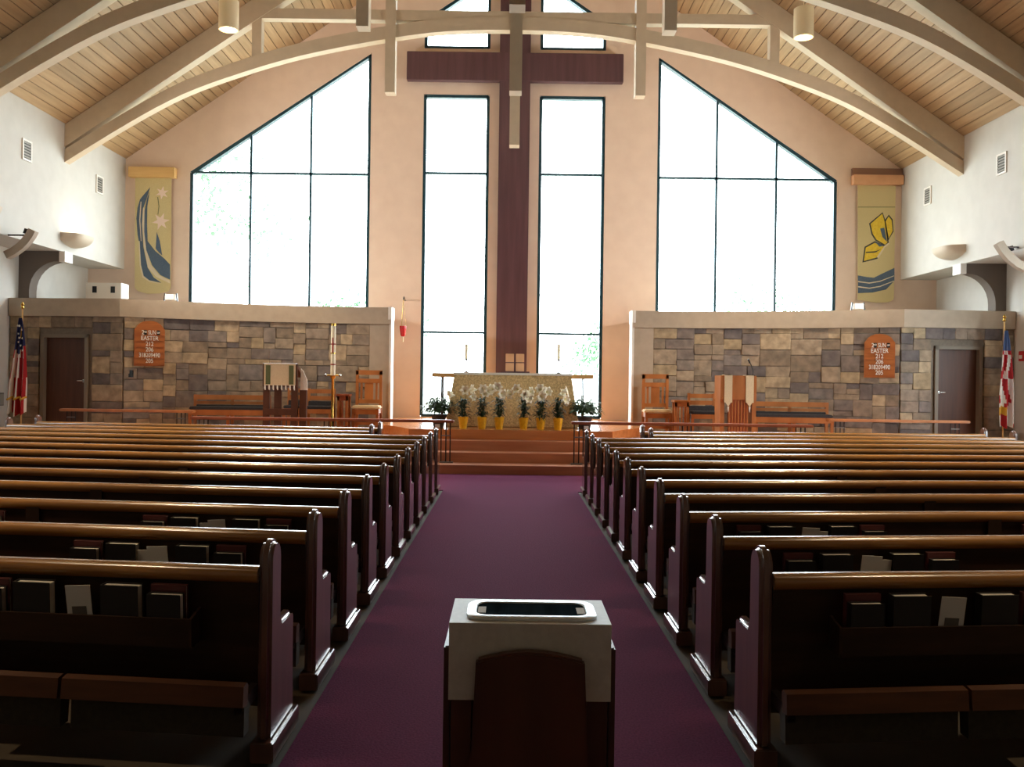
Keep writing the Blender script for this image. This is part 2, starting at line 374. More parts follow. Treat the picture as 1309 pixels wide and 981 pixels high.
# ------------------------------------------------------------------ chancel platform and steps
ZP, ZA = .52, .70
pl = tag(thing('chancel_platform', 'orange wooden chancel platform with broad steps', None), kind='structure')
def step(name, poly, z0, z1, m, nose=True):
    MB().prism(poly, z0, z1, 'z').build(name, m, pl, smooth=False, bevel=.008)
step('step', [(-7.2, 15.7), (7.2, 15.7), (7.2, 16.22), (-7.2, 16.22)], 0, .165, 'step_wood')
step('step', [(-7.6, 16.2), (7.6, 16.2), (7.6, 16.67), (-7.6, 16.67)], 0, .34, 'step_wood')
step('side_platform', [(-XO + .02, 16.65), (XO - .02, 16.65), (XO - .02, BW - .01), (-XO + .02, BW - .01)], 0, ZP, 'step_wood')
edge = [(-2.75, 18.9), (-2.55, 18.35), (-2.3, 17.95), (-2.1, 17.55), (-1.98, 17.25), (-1.9, 17.06)]
step('altar_platform', [(-2.75, BW - .02)] + edge + [(-a, b2) for a, b2 in edge[::-1]] + [(2.75, BW - .02)], ZP + .002, ZA, 'platform_wood')

ca = MB().prism([(-.985, Y0 + .02), (.985, Y0 + .02), (.985, 13.4), (2.02, 13.4), (2.02, 15.68), (-2.02, 15.68), (-2.02, 13.4), (-.985, 13.4)], .001, .014, 'z').build('aisle_carpet', 'carpet', smooth=False)
tag(ca, 'plum carpet runner down the centre aisle between the pews', 'carpet')

# ------------------------------------------------------------------ curved stone screen walls
def wall_y(x):
    x = abs(x)
    return 19.78 - 1.38 * ((x - 3.0) / 4.85) ** 2 if x < 7.85 else 18.4 + (x - 7.85) * .087
DX0, DX1, DZ = 8.52, 9.52, 2.44
ZL0, ZL1 = 2.80, 3.16
import bmesh
stone_meshes = []
for k in range(4):
    rs = random.Random(k); bm = bmesh.new(); bmesh.ops.create_cube(bm, size=1)
    for v in bm.verts: v.co += Vector((rs.uniform(-.02, .02), 0, rs.uniform(-.03, .03)))
    bmesh.ops.bevel(bm, geom=list(bm.edges), offset=.035, segments=1, affect='EDGES')
    me = bpy.data.meshes.new('stone'); bm.to_mesh(me); bm.free(); me.materials.append(MATS['stone']); stone_meshes.append(me)
xs_path = [2.62, 3.06] + [3.06 + (7.85 - 3.06) * i / 14 for i in range(1, 15)] + [XO - .01]
for s, sd in ((-1, 'left'), (1, 'right')):
    rr = random.Random(11 + s)
    # backing wall with mortar, opened at the door
    root = tag(thing('wall_screen_' + sd, 'curved grey and tan stone wall on the %s of the chancel' % sd, None), kind='structure')
    mb = MB()
    def seg(x0, x1, z0, z1, f=0, t=.28):
        a, b2 = wall_y(x0) + f, wall_y(x1) + f
        mb.add([(s * x0, a, z0), (s * x1, b2, z0), (s * x1, b2 + t, z0), (s * x0, a + t, z0), (s * x0, a, z1), (s * x1, b2, z1), (s * x1, b2 + t, z1), (s * x0, a + t, z1)],
               [(0, 1, 2, 3), (4, 7, 6, 5), (0, 4, 5, 1), (1, 5, 6, 2), (2, 6, 7, 3), (3, 7, 4, 0)])
    P2 = [x for x in xs_path if 3.06 <= x < 7.86]
    for a, b2 in zip(P2[:-1], P2[1:]): seg(a, b2, ZP, ZL0)
    seg(7.85, DX0, ZP, ZL0); seg(DX0, DX1, DZ, ZL0); seg(DX1, XO - .01, ZP, ZL0)
    mb.build('mortar_bed', 'stone_mortar', root, smooth=False)
    mb = MB(); P3 = xs_path
    for a, b2 in zip(P3[:-1], P3[1:]): seg(a, b2, ZL0, ZL1, -.09, .45)
    mb.build('ledge', 'ledge_plaster', root, smooth=False)
    mb = MB(); seg(2.62, 3.06, ZP, ZL0 + .001, -.05, .4); mb.build('end_pillar', 'ledge_plaster', root, smooth=False)
    mb = MB(); seg(2.585, 2.66, ZL1 - .26, ZL1 + .01, -.11, .5); mb.build('end_cap', 'white_plastic', root, smooth=False)
    mb = MB(); seg(2.59, 2.635, ZP + .18, ZL1 - .26, -.07, .42); mb.build('lit_edge', 'white_plastic', root, smooth=False)  # white strip paints the window light caught by the wall's end
    # return wall and flat roof of the room behind
    mb = MB(); mb.prism([(s * 2.75, 20.1), (s * 3.05, 20.1), (s * 3.3, BW), (s * 3.1, BW)], ZP, ZL1 - .05, 'z')
    top = [(s * x, wall_y(x) + .3) for x in P3] + [(s * (XO - .01), BW), (s * 3.1, BW)]
    mb.prism(top, ZL1 - .12, ZL1 - .04, 'z'); mb.build('vestry_roof', 'ledge_plaster', root, smooth=False)
    # stones: random squared rubble laid on a grid in length along the face and height
    cw, ch = .125, .1135
    L0 = []; acc = 0; px_ = 3.06
    samples = [3.06 + i * (XO - .02 - 3.06) / 600 for i in range(601)]
    for i, x in enumerate(samples):
        if i: acc += math.hypot(x - samples[i - 1], wall_y(x) - wall_y(samples[i - 1]))
        L0.append(acc)
    def x_at(l):
        import bisect
        k = min(max(bisect.bisect(L0, l), 1), 600); t = (l - L0[k - 1]) / (L0[k] - L0[k - 1]); return samples[k - 1] + t * (samples[k] - samples[k - 1])
    nc, nr = int(acc / cw), int((ZL0 - ZP) / ch); cw = acc / nc; ch = (ZL0 - ZP) / nr
    l_cor = next(L0[i] for i, x in enumerate(samples) if x >= 7.85); c_cor = round(l_cor / cw)
    used = [[False] * nr for _ in range(nc)]
    for i in range(nc):
        x = x_at((i + .5) * cw)
        for j in range(nr):
            if DX0 - .09 < x < DX1 + .09 and ZP + (j + .5) * ch < DZ + .09: used[i][j] = True
    for j in range(nr):
        for i in range(nc):
            if used[i][j]: continue
            wv = rr.choice([2, 2, 3, 3, 4, 4]); hv = rr.choice([1, 2, 2, 2, 2, 3])
            lim = c_cor if i < c_cor else nc
            w_ = 0
            while w_ < wv and i + w_ < lim and not used[i + w_][j]: w_ += 1
            if i + w_ < lim and not used[i + w_][j] and (i + w_ + 1 >= lim or used[i + w_ + 1][j]): w_ += 1
            h_ = 1
            while h_ < hv and j + h_ < nr and all(not used[i + a][j + h_] for a in range(w_)): h_ += 1
            for a in range(w_):
                for b2 in range(h_): used[i + a][j + b2] = True
            xa, xb = x_at(i * cw + .003), x_at((i + w_) * cw - .003)
            ya, yb = wall_y(xa), wall_y(xb); ln = math.hypot(xb - xa, yb - ya)
            o = link('stone', rr.choice(stone_meshes), root)
            o.location = (s * (xa + xb) / 2, (ya + yb) / 2 + .03 - rr.uniform(0, .025), ZP + (j + h_ / 2) * ch)
            o.rotation_euler = (0, 0, math.atan2(yb - ya, s * (xb - xa)) if s > 0 else math.atan2(yb - ya, -(xb - xa)) + PI)
            o.scale = (ln, .12, h_ * ch - .006)
    # door
    d = tag(thing('door_%d' % (1 if s < 0 else 2), 'plain dark brown door in the stone wall on the %s' % sd, None, (s * (DX0 + DX1) / 2, wall_y((DX0 + DX1) / 2), ZP), rz=s * math.atan(.087)), kind='structure')
    hw = (DX1 - DX0) / 2; dh = DZ - ZP
    B(-hw + .06, hw - .06, .06, .11, .01, dh - .06).build('door_leaf', 'door_wood', d, smooth=False, bevel=.004)
    mb = MB(); mb.box(-hw, -hw + .07, -.05, .14, 0, dh); mb.box(hw - .07, hw, -.05, .14, 0, dh); mb.box(-hw, hw, -.05, .14, dh - .07, dh)
    mb.build('door_frame', 'door_frame', d, smooth=False)
    hx = -s * (hw - .14)
    MB().lathe([(.028, 0), (.028, .01), (.012, .012)], (0, 0, 0), 12).build('rosette', 'silver', d)
    mb = MB(); mb.tube([(hx, .06, .98), (hx, .0, .98), (hx + s * .1, -.005, .98)], .011); mb.build('handle', 'silver', d)
    for c in d.children:
        if c.name.startswith('rosette'): c.location = (hx, .06, .98); c.rotation_euler = (PI / 2, 0, 0)

# ------------------------------------------------------------------ cross
r = thing('wooden_cross', 'huge dark wooden cross mounted between the tall windows', 'cross', (0, BW - .28, 0))
B(-.365, .365, -.0, .2, ZA, 11.6).build('upright', 'cross_wood', r, smooth=False, bevel=.01)
B(-2.57, 2.57, -.03, .17, 8.73, 9.40).build('crossbeam', 'cross_wood', r, smooth=False, bevel=.01)
B(-.2, .2, .19, .28, 3, 8).build('wall_mount', 'cross_wood', r, smooth=False)

# ------------------------------------------------------------------ pews
KS = .105
PROF = [(0, .09), (.43, .09), (.42, .3), (.415, .54), (.39, .565), (.2, .567), (.175, .60), (.17, .86)]
PROF += [(.085 + .085 * math.cos(a), .86 + .085 * math.sin(a)) for a in [PI * k / 10 for k in range(1, 10)]] + [(0, .86)]
CAPP = [(-.016, .774), (-.026, .782), (-.032, .798), (-.031, .814), (-.024, .827), (-.01, .836), (.016, .840), (.044, .836), (.06, .824), (.064, .805), (.056, .774)]
def pew_proto(s, length, loc, racks):
    root = thing('pew', 'x', 'pew', loc)
    sh = lambda x, y: (s * x, y + KS * x)
    def run(poly, x0, x1):            # profile in (y, z) swept outward with the slant of the row
        mb = MB(); n = len(poly)
        vs = [(sh(x, y)[0], sh(x, y)[1], z) for x in (x0, x1) for y, z in poly]
        return mb.add(vs, [tuple(range(n)), tuple(range(2 * n - 1, n - 1, -1))] + [(i, i + n, (i + 1) % n + n, (i + 1) % n) for i in range(n)])
    T = .058
    for x0 in (0, length - T):
        mb = MB(); yy = KS * x0
        mb.prism([(a + yy, b2) for a, b2 in PROF], *sorted((s * x0, s * (x0 + T))), ax='x')
        en = mb.build('end_panel', 'pew_end', root, bevel=.024)
        mb = MB(); mb.box(*sorted((s * (x0 - .02), s * (x0 + T + .02))), yy - .025, yy + .455, 0.014, .1)
        mb.build('base_shoe', 'pew_end', en, bevel=.005)
    a, b2 = T - .002, length - T + .002
    run([(.02, .24), (.055, .24), (.03, .79), (-.005, .79)], a, b2).build('backrest', 'pew_wood', root, smooth=False)
    run(CAPP, a, b2).build('top_cap', 'pew_cap', root)
    run([(.03, .41), (.42, .43), (.435, .445), (.42, .46), (.03, .44)], a, b2).build('seat', 'pew_wood', root)
    run([(.05, .3), (.08, .3), (.08, .42), (.05, .42)], a, b2).build('seat_rail', 'pew_wood', root, smooth=False)
    st = [x for x in ((2.05, 4.3) if length > 6 else (1.02, 3.27)) if x < length - .3]
    for x in st:
        run([(-.03, .02), (.4, .02), (.4, .41), (.02, .41), (-.005, .79), (-.03, .79)], x - .045, x + .045).build('stile', 'pew_wood', root, smooth=False)
    for x0, x1 in racks:
        k = run([(-.115, .515), (.0, .53), (.0, .545), (-.1, .53), (-.105, .635), (-.12, .635)], x0, x1).build('book_rack', 'pew_wood', root, smooth=False)
        for xe in (x0 - .012, x1): run([(-.118, .515), (.01, .515), (.0, .66), (-.122, .637)], xe, xe + .012).build('rack_end', 'pew_wood', k, smooth=False)
    for x0, x1 in ([(.04, .8), (.815, 2.4), (2.45, 4.3), (4.35, length - .1)] if length > 6 else [(.04, 2.4), (2.45, length - .1)]):
        kn = run([(-.27, .335), (-.205, .325), (-.195, .405), (-.215, .42), (-.26, .415)], x0, x1).build('kneeler', 'kneeler_wood', root)
        run([(-.22, .2), (-.15, .2), (-.14, .3), (-.155, .325), (-.215, .325)], x0 + .01, x1 - .02).build('kneeler_pad', 'pad', kn)
    for x in ((.06, 2.42, length - .14) if length > 6 else (.06, 2.42, length - .14)):
        run([(-.23, .3), (-.2, .34), (.03, .34), (.03, .29), (-.2, .27)], x, x + .03).build('kneeler_arm', 'dark_metal', root, smooth=False)
    return root
ORD = ['first', 'second', 'third', 'fourth', 'fifth', 'sixth', 'seventh', 'eighth', 'ninth', 'tenth', 'eleventh', 'twelfth', 'thirteenth']
PEWY = lambda i: 3.88 + .9 * i
XA = 1.035
R1, R2 = (.32, 1.34), (2.2, 3.2)
for s, sd in ((-1, 'left'), (1, 'right')):
    p1 = pew_proto(s, 6.95, (0, 0, 0), [R1, R2, (4.6, 5.6)]); p2 = pew_proto(s, 5.9, (0, 0, 0), [(1.3, 2.3), (3.6, 4.6)])
    for i in range(13):
        src = p1 if i < 11 else p2
        o = src if i in (0, 11) else copy_tree(src)
        xa = XA if i < 11 else 2.09
        o.location = (s * xa, PEWY(i) + (0 if i < 11 else KS * (2.09 - XA) * .3), 0)
        tag(o, {0: 'dark brown wooden pew nearest the camera, %s of the aisle' % sd, 11: 'shorter wooden pew, second from the front, %s of the aisle' % sd,
                12: 'shorter wooden pew in the very front row, %s of the aisle' % sd}.get(i, 'brown wooden pew in the %s row from the camera, %s of the aisle' % (ORD[i], sd)), 'pew', 'pews %s of the aisle' % sd)
# books in the racks of the three nearest rows
def book(name, lab, cat, loc, rz, w_, h_, t, cov, tilt=.06):
    r = thing(name, lab, cat, loc, rz, 'books in the pew racks'); r.rotation_euler = (tilt, 0, rz)
    mb = MB(); c = .004
    mb.box(-w_ / 2, w_ / 2, 0, c, 0, h_); mb.box(-w_ / 2, w_ / 2, t - c, t, 0, h_); mb.box(-w_ / 2, -w_ / 2 + c, c, t - c, 0, h_)
    mb.build('cover', cov, r, smooth=False); B(-w_ / 2 + .005, w_ / 2 - .005, c, t - c, .004, h_ - .006).build('pages', 'book_pages', r, smooth=False)
    return r
SET = [(.11, 'pair'), (.31, 'hymnal'), (.48, 'leaflet'), (.70, 'hymnal'), (.90, 'pair')]
WHERE = ['closest to aisle', 'on aisle side of leaflet', '', 'beyond leaflet', 'farthest from aisle']
for s, sd in ((-1, 'left'), (1, 'right')):
    for i in range(3):
        row = ['nearest', 'second', 'third'][i]
        for (x0, x1), rn in ((R1, 'aisle-side'), (R2, 'outer')):
            if rn == 'outer' and i < 2: continue
            off = (.0, .012, -.01)[i]
            for k, (xo, kind) in enumerate(SET):
                x = x0 + xo + (off if k < 3 else off * .3); X = s * (XA + x); Y = PEWY(i) + KS * x; rz = s * math.atan(KS)
                tail = '%s, %s rack, %s %s pew' % (WHERE[k], rn, row, sd)
                if kind == 'hymnal': book('hymnal', 'thick black hymnal ' + tail, 'book', (X, Y - .095, .537), rz, .165, .225, .05, 'book_black')
                elif kind == 'pair':
                    book('service_book', 'red service book ' + tail, 'book', (X, Y - .052, .541), rz, .155, .222, .022, 'book_red')
                    book('hymnal', 'small dark hymnal before red book ' + tail, 'book', (X + s * .004, Y - .1, .537), rz, .145, .195, .042, 'book_black')
                else:
                    r = thing('leaflet', 'white folded leaflet with printed square, %s rack of %s %s pew' % (rn, row, sd), 'leaflet', (X, Y - .085, .537), rz, 'books in the pew racks'); r.rotation_euler = (.1, .06 * s, rz)
                    B(-.055, .055, 0, .004, 0, .22).build('sheet', 'paper', r, smooth=False)
                    B(-.032, .032, -.0015, .0005, .05, .13).build('printed_square', 'print_grey', r, smooth=False)
                    if i: 
                        q = B(*sorted((s * .03, s * .115)), .012, .016, 0, .2).build('back_sheet', 'paper', r, smooth=False)

# ------------------------------------------------------------------ lamps
LX = 5.45
def point_light(name, kind, loc, energy, col, size, parent=None, rot=None, spot=None, blend=.6):
    Ld = bpy.data.lights.new(name, kind); Ld.energy = energy; Ld.color = col
    if kind == 'SPOT': Ld.spot_size = spot; Ld.spot_blend = blend
    if kind == 'AREA': Ld.shape = 'RECTANGLE'; Ld.size, Ld.size_y = size
    else: Ld.shadow_soft_size = size
    o = bpy.data.objects.new(name, Ld); C.objects.link(o); o.location = loc; o.parent = parent
    if rot is not None: o.rotation_euler = rot
    return o
WARM = (1.0, .78, .5)
for s, sd in ((-1, 'left'), (1, 'right')):
    for k, y in enumerate((17.35, 13.8, 10.25, 6.7, 3.15)):
        r = thing('pendant_lamp', 'cream cylinder pendant lamp on the %s, %s' % (sd, 'the one in view near the window' if k == 0 else 'number %d back from the windows' % (k + 1)), 'lamp', (s * LX, y, 8.2), 0, 'cylinder pendant lamps')
        r['label'] = 'cream cylinder pendant lamp on the %s side' % sd + ('' if k == 0 else ', %s from the windows' % ORD[k])
        mb = MB(); n = 24; ro, ri = .185, .165
        prof = [(ri, .25), (ri, 0), (ro, 0), (ro, .55), (.02, .56)]; mb.lathe(prof, n=n); mb.build('shade', 'lamp_body', r)
        MB().lathe([(.15, .1), (.15, .11)], n=20).build('bulb_lens', 'lamp_glow', r)
        MB().tube([(0, 0, .55), (0, 0, roof(LX) - 8.2)], .012).build('rod', 'lamp_body', r)
        point_light('downlight', 'SPOT', (0, 0, .09), (900, 1100, 1100, 1000, 800)[k], WARM, .07, r, spot=1.12, blend=.35)
SCY = (19.35, 15.8, 12.2)
for s, sd in ((-1, 'left'), (1, 'right')):
    for k, y in enumerate(SCY):
        r = thing('wall_sconce', 'cream boat-shaped uplight sconce on the %s upper wall%s' % (sd, (' nearest the windows', ', second from the windows', ', third from the windows')[k]), 'sconce', (s * XW, y, 4.30), 0, 'uplight sconces')
        mb = MB(); nu, nv = 12, 6; vs = []
        for i in range(nu + 1):                 # half-boat bowl
            yy = -.5 + i / nu; wv = .36 * (1 - (2 * yy) ** 4) ** .5 if abs(yy) < .5 else .0
            for j in range(nv + 1):
                a = j / nv * PI / 2; vs.append((-s * (wv * math.sin(a) + .0), yy, .0 + .26 * (1 - (math.cos(a)) ** 1.0 * (1 - .4 * (2 * yy) ** 2))))
        fs = [(i * (nv + 1) + j, (i + 1) * (nv + 1) + j, (i + 1) * (nv + 1) + j + 1, i * (nv + 1) + j + 1) for i in range(nu) for j in range(nv)]
        mb.add(vs, fs); mb.build('bowl', 'sconce_body', r)
        B(*sorted((-s * .02, -s * .2)), -.3, .3, .12, .15).build('lamp_tube', 'sconce_glow', r, smooth=False)
        point_light('uplight', 'AREA', (-s * .17, 0, .19), (5, 5, 3)[k] if s < 0 else (.3, .3, .3)[k], (1, .86, .66), (.22, .7), r, rot=(PI, 0, 0))
# curved arm with a clamped spotlight on the aisle beam
for s, sd in ((-1, 'left'), (1, 'right')):
    SY = 16.9
    cen = [(10, 327), (20, 322), (29, 315.5), (36, 308), (41, 301), (44, 295)] if s < 0 else [(1311, 344), (1299, 338), (1289, 330), (1282, 322), (1278, 316), (1275, 311)]
    cen = [at(a, b2, SY) for a, b2 in cen]; hd = at(33, 297, SY) if s < 0 else at(1293, 319, SY)
    r = thing('spotlight_bracket', 'curved grey bracket arm with a clamped spotlight, %s aisle beam' % sd, 'spotlight', (s * (XW - .02), SY, cen[3].z)); o0 = r.location
    lo, hi = [], []
    for k, c_ in enumerate(cen):
        d = (cen[min(k + 1, 5)] - cen[max(k - 1, 0)]).normalized(); nrm = Vector((d.z, 0, -d.x)) * .07; q = c_ - o0
        lo.append((q.x + nrm.x, q.z + nrm.z)); hi.append((q.x - nrm.x, q.z - nrm.z))
    MB().prism(lo + hi[::-1], -.1, .04).build('arm', 'bracket_grey', r)
    q = hd - o0
    w0 = cen[4] - o0; MB().tube([(w0.x, 0, w0.z), (s * .025, 0, w0.z)], .016).build('wall_mount', 'dark_metal', r)
    MB().tube([(q.x, .1, q.z - .25), (q.x, .1, q.z)], .016).build('clamp', 'dark_metal', r)
    MB().tube([(q.x + s * .07, .06, q.z + .04), (q.x - s * .08, .14, q.z - .01)], .05, 12).build('lamp_head', 'black_plastic', r)
    MB().lathe([(.03, 0), (.055, .03), (.055, .13), (.03, .17)], (q.x, .1, q.z - .2), 12).build('lamp_can', 'silver', r)
    tgt = Vector((s * -2.5, BW, 6.2)) - (r.location + Vector((-s * .3, .3, .35)))
    point_light('spot_beam', 'SPOT', (-s * .3, .3, .35), 800, (1, .92, .83), .08, r, rot=tgt.to_track_quat('-Z', 'Y').to_euler(), spot=1.9, blend=1)
# air vents high on the side walls
for s, sd in ((-1, 'left'), (1, 'right')):
    for k, y in enumerate((17.5, 20.6)):
        r = thing('air_vent', 'small square louvred vent high on the %s wall, %s' % (sd, 'nearer the camera' if k == 0 else 'beside the banner corner'), 'vent', (s * XW, y, 5.9), 0, 'wall vents')
        xx = sorted((-s * .025, 0.0)); x2 = sorted((-s * .012, 0.0)); x3 = sorted((-s * .022, -s * .008))
        mb = MB(); mb.box(*xx, -.17, -.135, -.2, .2); mb.box(*xx, .135, .17, -.2, .2); mb.box(*xx, -.135, .135, -.2, -.165); mb.box(*xx, -.135, .135, .165, .2)
        mb.build('vent_frame', 'white_plastic', r, smooth=False); B(*x2, -.135, .135, -.165, .165).build('backing', 'vent_dark', r, smooth=False)
        for j in range(6): B(*x3, -.135, .135, -.145 + j * .054, -.115 + j * .054).build('louvre', 'vent_grey', r, smooth=False)

# ------------------------------------------------------------------ banners
def poly_obj(name, pts, Y, th, m, parent, conv):
    q = [conv(a, b2) for a, b2 in pts]; MB().prism([(v.x - parent.location.x, v.z - parent.location.z) for v in q], -th - parent.location.y + Y, -parent.location.y + Y).build(name, m, parent, smooth=False)
def star(cx, cy, r, n=6, rot=0): return [(cx + (r if k % 2 == 0 else r * .42) * math.cos(rot + PI * k / n), cy + (r if k % 2 == 0 else r * .42) * math.sin(rot + PI * k / n)) for k in range(2 * n)]
BY = BW - .06
sc_ = 80 / 413
cl = lambda a, b2: at(160 + a * sc_, 200 + b2 * sc_, BY)
r = thing('wall_banner', 'cream banner with blue wave and two white lilies, left of the windows', 'banner', cl(185, 890))
poly_obj('cloth', [(68, 140), (306, 140), (302, 870), (285, 892), (230, 905), (150, 908), (85, 890), (64, 865)], BY, .012, 'banner_cloth', r, cl)
y = BY - .012
poly_obj('wave', [(167, 205), (128, 250), (100, 285), (84, 340), (76, 410), (84, 520), (92, 560), (98, 700), (112, 780), (140, 815), (190, 825), (242, 836), (190, 800), (150, 735), (122, 600), (112, 450), (118, 350), (140, 290)], y, .006, 'banner_blue', r, cl)
poly_obj('wave', [(163, 235), (148, 330), (146, 450), (150, 560), (200, 625), (260, 675), (298, 715), (298, 815), (235, 785), (180, 720), (142, 620), (128, 500), (130, 360), (146, 280)], y, .006, 'banner_blue', r, cl)
poly_obj('wave_edge', [(120, 330), (114, 450), (126, 600), (152, 735), (205, 795), (298, 840), (298, 822), (225, 785), (170, 715), (140, 610), (127, 480), (130, 350)], y, .004, 'banner_cream', r, cl)
poly_obj('wave_edge', [(104, 300), (96, 420), (106, 560), (110, 560), (102, 420), (110, 300)], y - .006, .003, 'banner_cream', r, cl)
poly_obj('wave_edge', [(92, 560), (98, 720), (116, 800), (160, 828), (240, 842), (160, 818), (124, 790), (106, 715), (98, 560)], y - .006, .003, 'banner_cream', r, cl)
poly_obj('wave_crest', [(210, 500), (203, 610), (222, 632), (246, 655), (230, 560)], y, .005, 'banner_blue', r, cl)
poly_obj('lily_motif', star(246, 242, 44, 6, -1.4), y, .006, 'banner_lily', r, cl)
poly_obj('lily_motif', star(237, 430, 58, 6, -1.2), y, .006, 'banner_lily', r, cl)
poly_obj('lily_stem', [(214, 270), (222, 330), (216, 385), (220, 385), (227, 330), (219, 270)], y, .003, 'green_band', r, cl)
q0, q1 = cl(35, 142), cl(340, 80)
v = B(q0.x - r.location.x, q1.x - r.location.x, -.14, .05, q0.z - r.location.z, q1.z - r.location.z - .0).build('valance', 'pale_oak', r, smooth=False, bevel=.006)
cl2 = lambda a, b2: at(1080 + a * sc_, 210 + b2 * sc_, BY)
r = thing('wall_banner', 'tan banner with yellow butterfly above blue waves, right of the windows', 'banner', cl2(205, 900))
poly_obj('cloth', [(84, 130), (334, 140), (322, 890), (290, 912), (200, 915), (84, 895)], BY, .012, 'banner_cloth', r, cl2)
poly_obj('wing_outline', [(247, 318), (158, 392), (174, 465), (200, 505), (266, 542), (288, 522), (267, 375)], y, .003, 'banner_ink', r, cl2)
poly_obj('wing', [(245, 328), (168, 395), (182, 460), (206, 498), (263, 532), (279, 518), (260, 380)], y - .003, .004, 'banner_yellow', r, cl2)
poly_obj('wing_outline', [(288, 334), (260, 372), (284, 505), (320, 445), (314, 365)], y, .003, 'banner_ink', r, cl2)
poly_obj('wing', [(287, 346), (268, 378), (287, 492), (313, 440), (306, 370)], y - .003, .004, 'banner_yellow', r, cl2)
poly_obj('wing_mark', [(230, 426), (258, 420), (276, 515), (246, 482)], y - .007, .003, 'banner_blue', r, cl2)
poly_obj('wing_outline', [(197, 508), (128, 546), (114, 650), (212, 626), (270, 542)], y, .003, 'banner_ink', r, cl2)
poly_obj('wing', [(196, 520), (136, 552), (124, 640), (206, 617), (256, 545)], y - .003, .004, 'banner_yellow', r, cl2)
poly_obj('wing_mark', [(196, 512), (255, 540), (225, 545)], y - .007, .003, 'banner_blue', r, cl2)
poly_obj('wing_mark', [(136, 580), (200, 575), (240, 560), (200, 584), (136, 588)], y - .007, .003, 'banner_ink', r, cl2)
poly_obj('body_stripe', [(285, 520), (250, 545), (208, 615), (220, 620), (262, 552), (292, 526)], y, .005, 'banner_cream', r, cl2)
poly_obj('wave', [(85, 735), (140, 745), (190, 750), (240, 725), (325, 685), (325, 770), (270, 828), (180, 848), (85, 852)], y, .005, 'banner_blue', r, cl2)
for dy in (0, 34): poly_obj('wave_edge', [(85, 772 + dy), (160, 782 + dy), (230, 770 + dy), (322, 735 + dy), (322, 740 + dy), (230, 777 + dy), (160, 789 + dy), (85, 779 + dy)], y - .005, .003, 'banner_cream', r, cl2)
poly_obj('top_seam', [(85, 282), (330, 282), (330, 286), (85, 286)], y, .003, 'green_band', r, cl2)
q0, q1 = cl2(45, 138), cl2(375, 80)
B(q0.x - r.location.x, q1.x - r.location.x, -.14, .05, q0.z - r.location.z, q1.z - r.location.z).build('valance', 'peach_oak', r, smooth=False, bevel=.006)
q2 = cl2(45, 28); B(q0.x - r.location.x, q1.x - r.location.x, -.05, .05, q1.z - r.location.z, q2.z - r.location.z).build('top_strip', 'brown_strip', r, smooth=False)  # plain brown strip above the valance

# ------------------------------------------------------------------ things on the ledge
zt = ZL1
p = at(139, 376, 20.2)
r = thing('speaker_box', 'white box with two dark slots on the left ledge', 'box', (p.x, 20.2, ZL1 - .04))
B(-.42, .36, -.2, .2, 0, .52).build('case', 'white_plastic', r, smooth=False, bevel=.01)
for x in (-.22, .18): B(x - .045, x + .045, -.215, -.19, .3, .44).build('slot', 'black_plastic', r, smooth=False)
for s, sd, px_ in ((-1, 'left', 220), (1, 'right', 1092)):
    p = at(px_, 380, 19.0 if s < 0 else 19.1); yy = wall_y(p.x) + .1
    r = thing('floodlight', 'small white floodlight with black yoke on the %s ledge' % sd, 'floodlight', (p.x, yy, ZL1), 0, 'ledge floodlights')
    B(-.1, .1, -.05, .09, .03, .15).build('housing', 'white_plastic', r, smooth=False, bevel=.01)
    for x in (-.125, .125): MB().bar((x * 1.12, .02, 0), (x * .95, .02, .17), .02, .05).build('yoke', 'black_plastic', r, smooth=False)

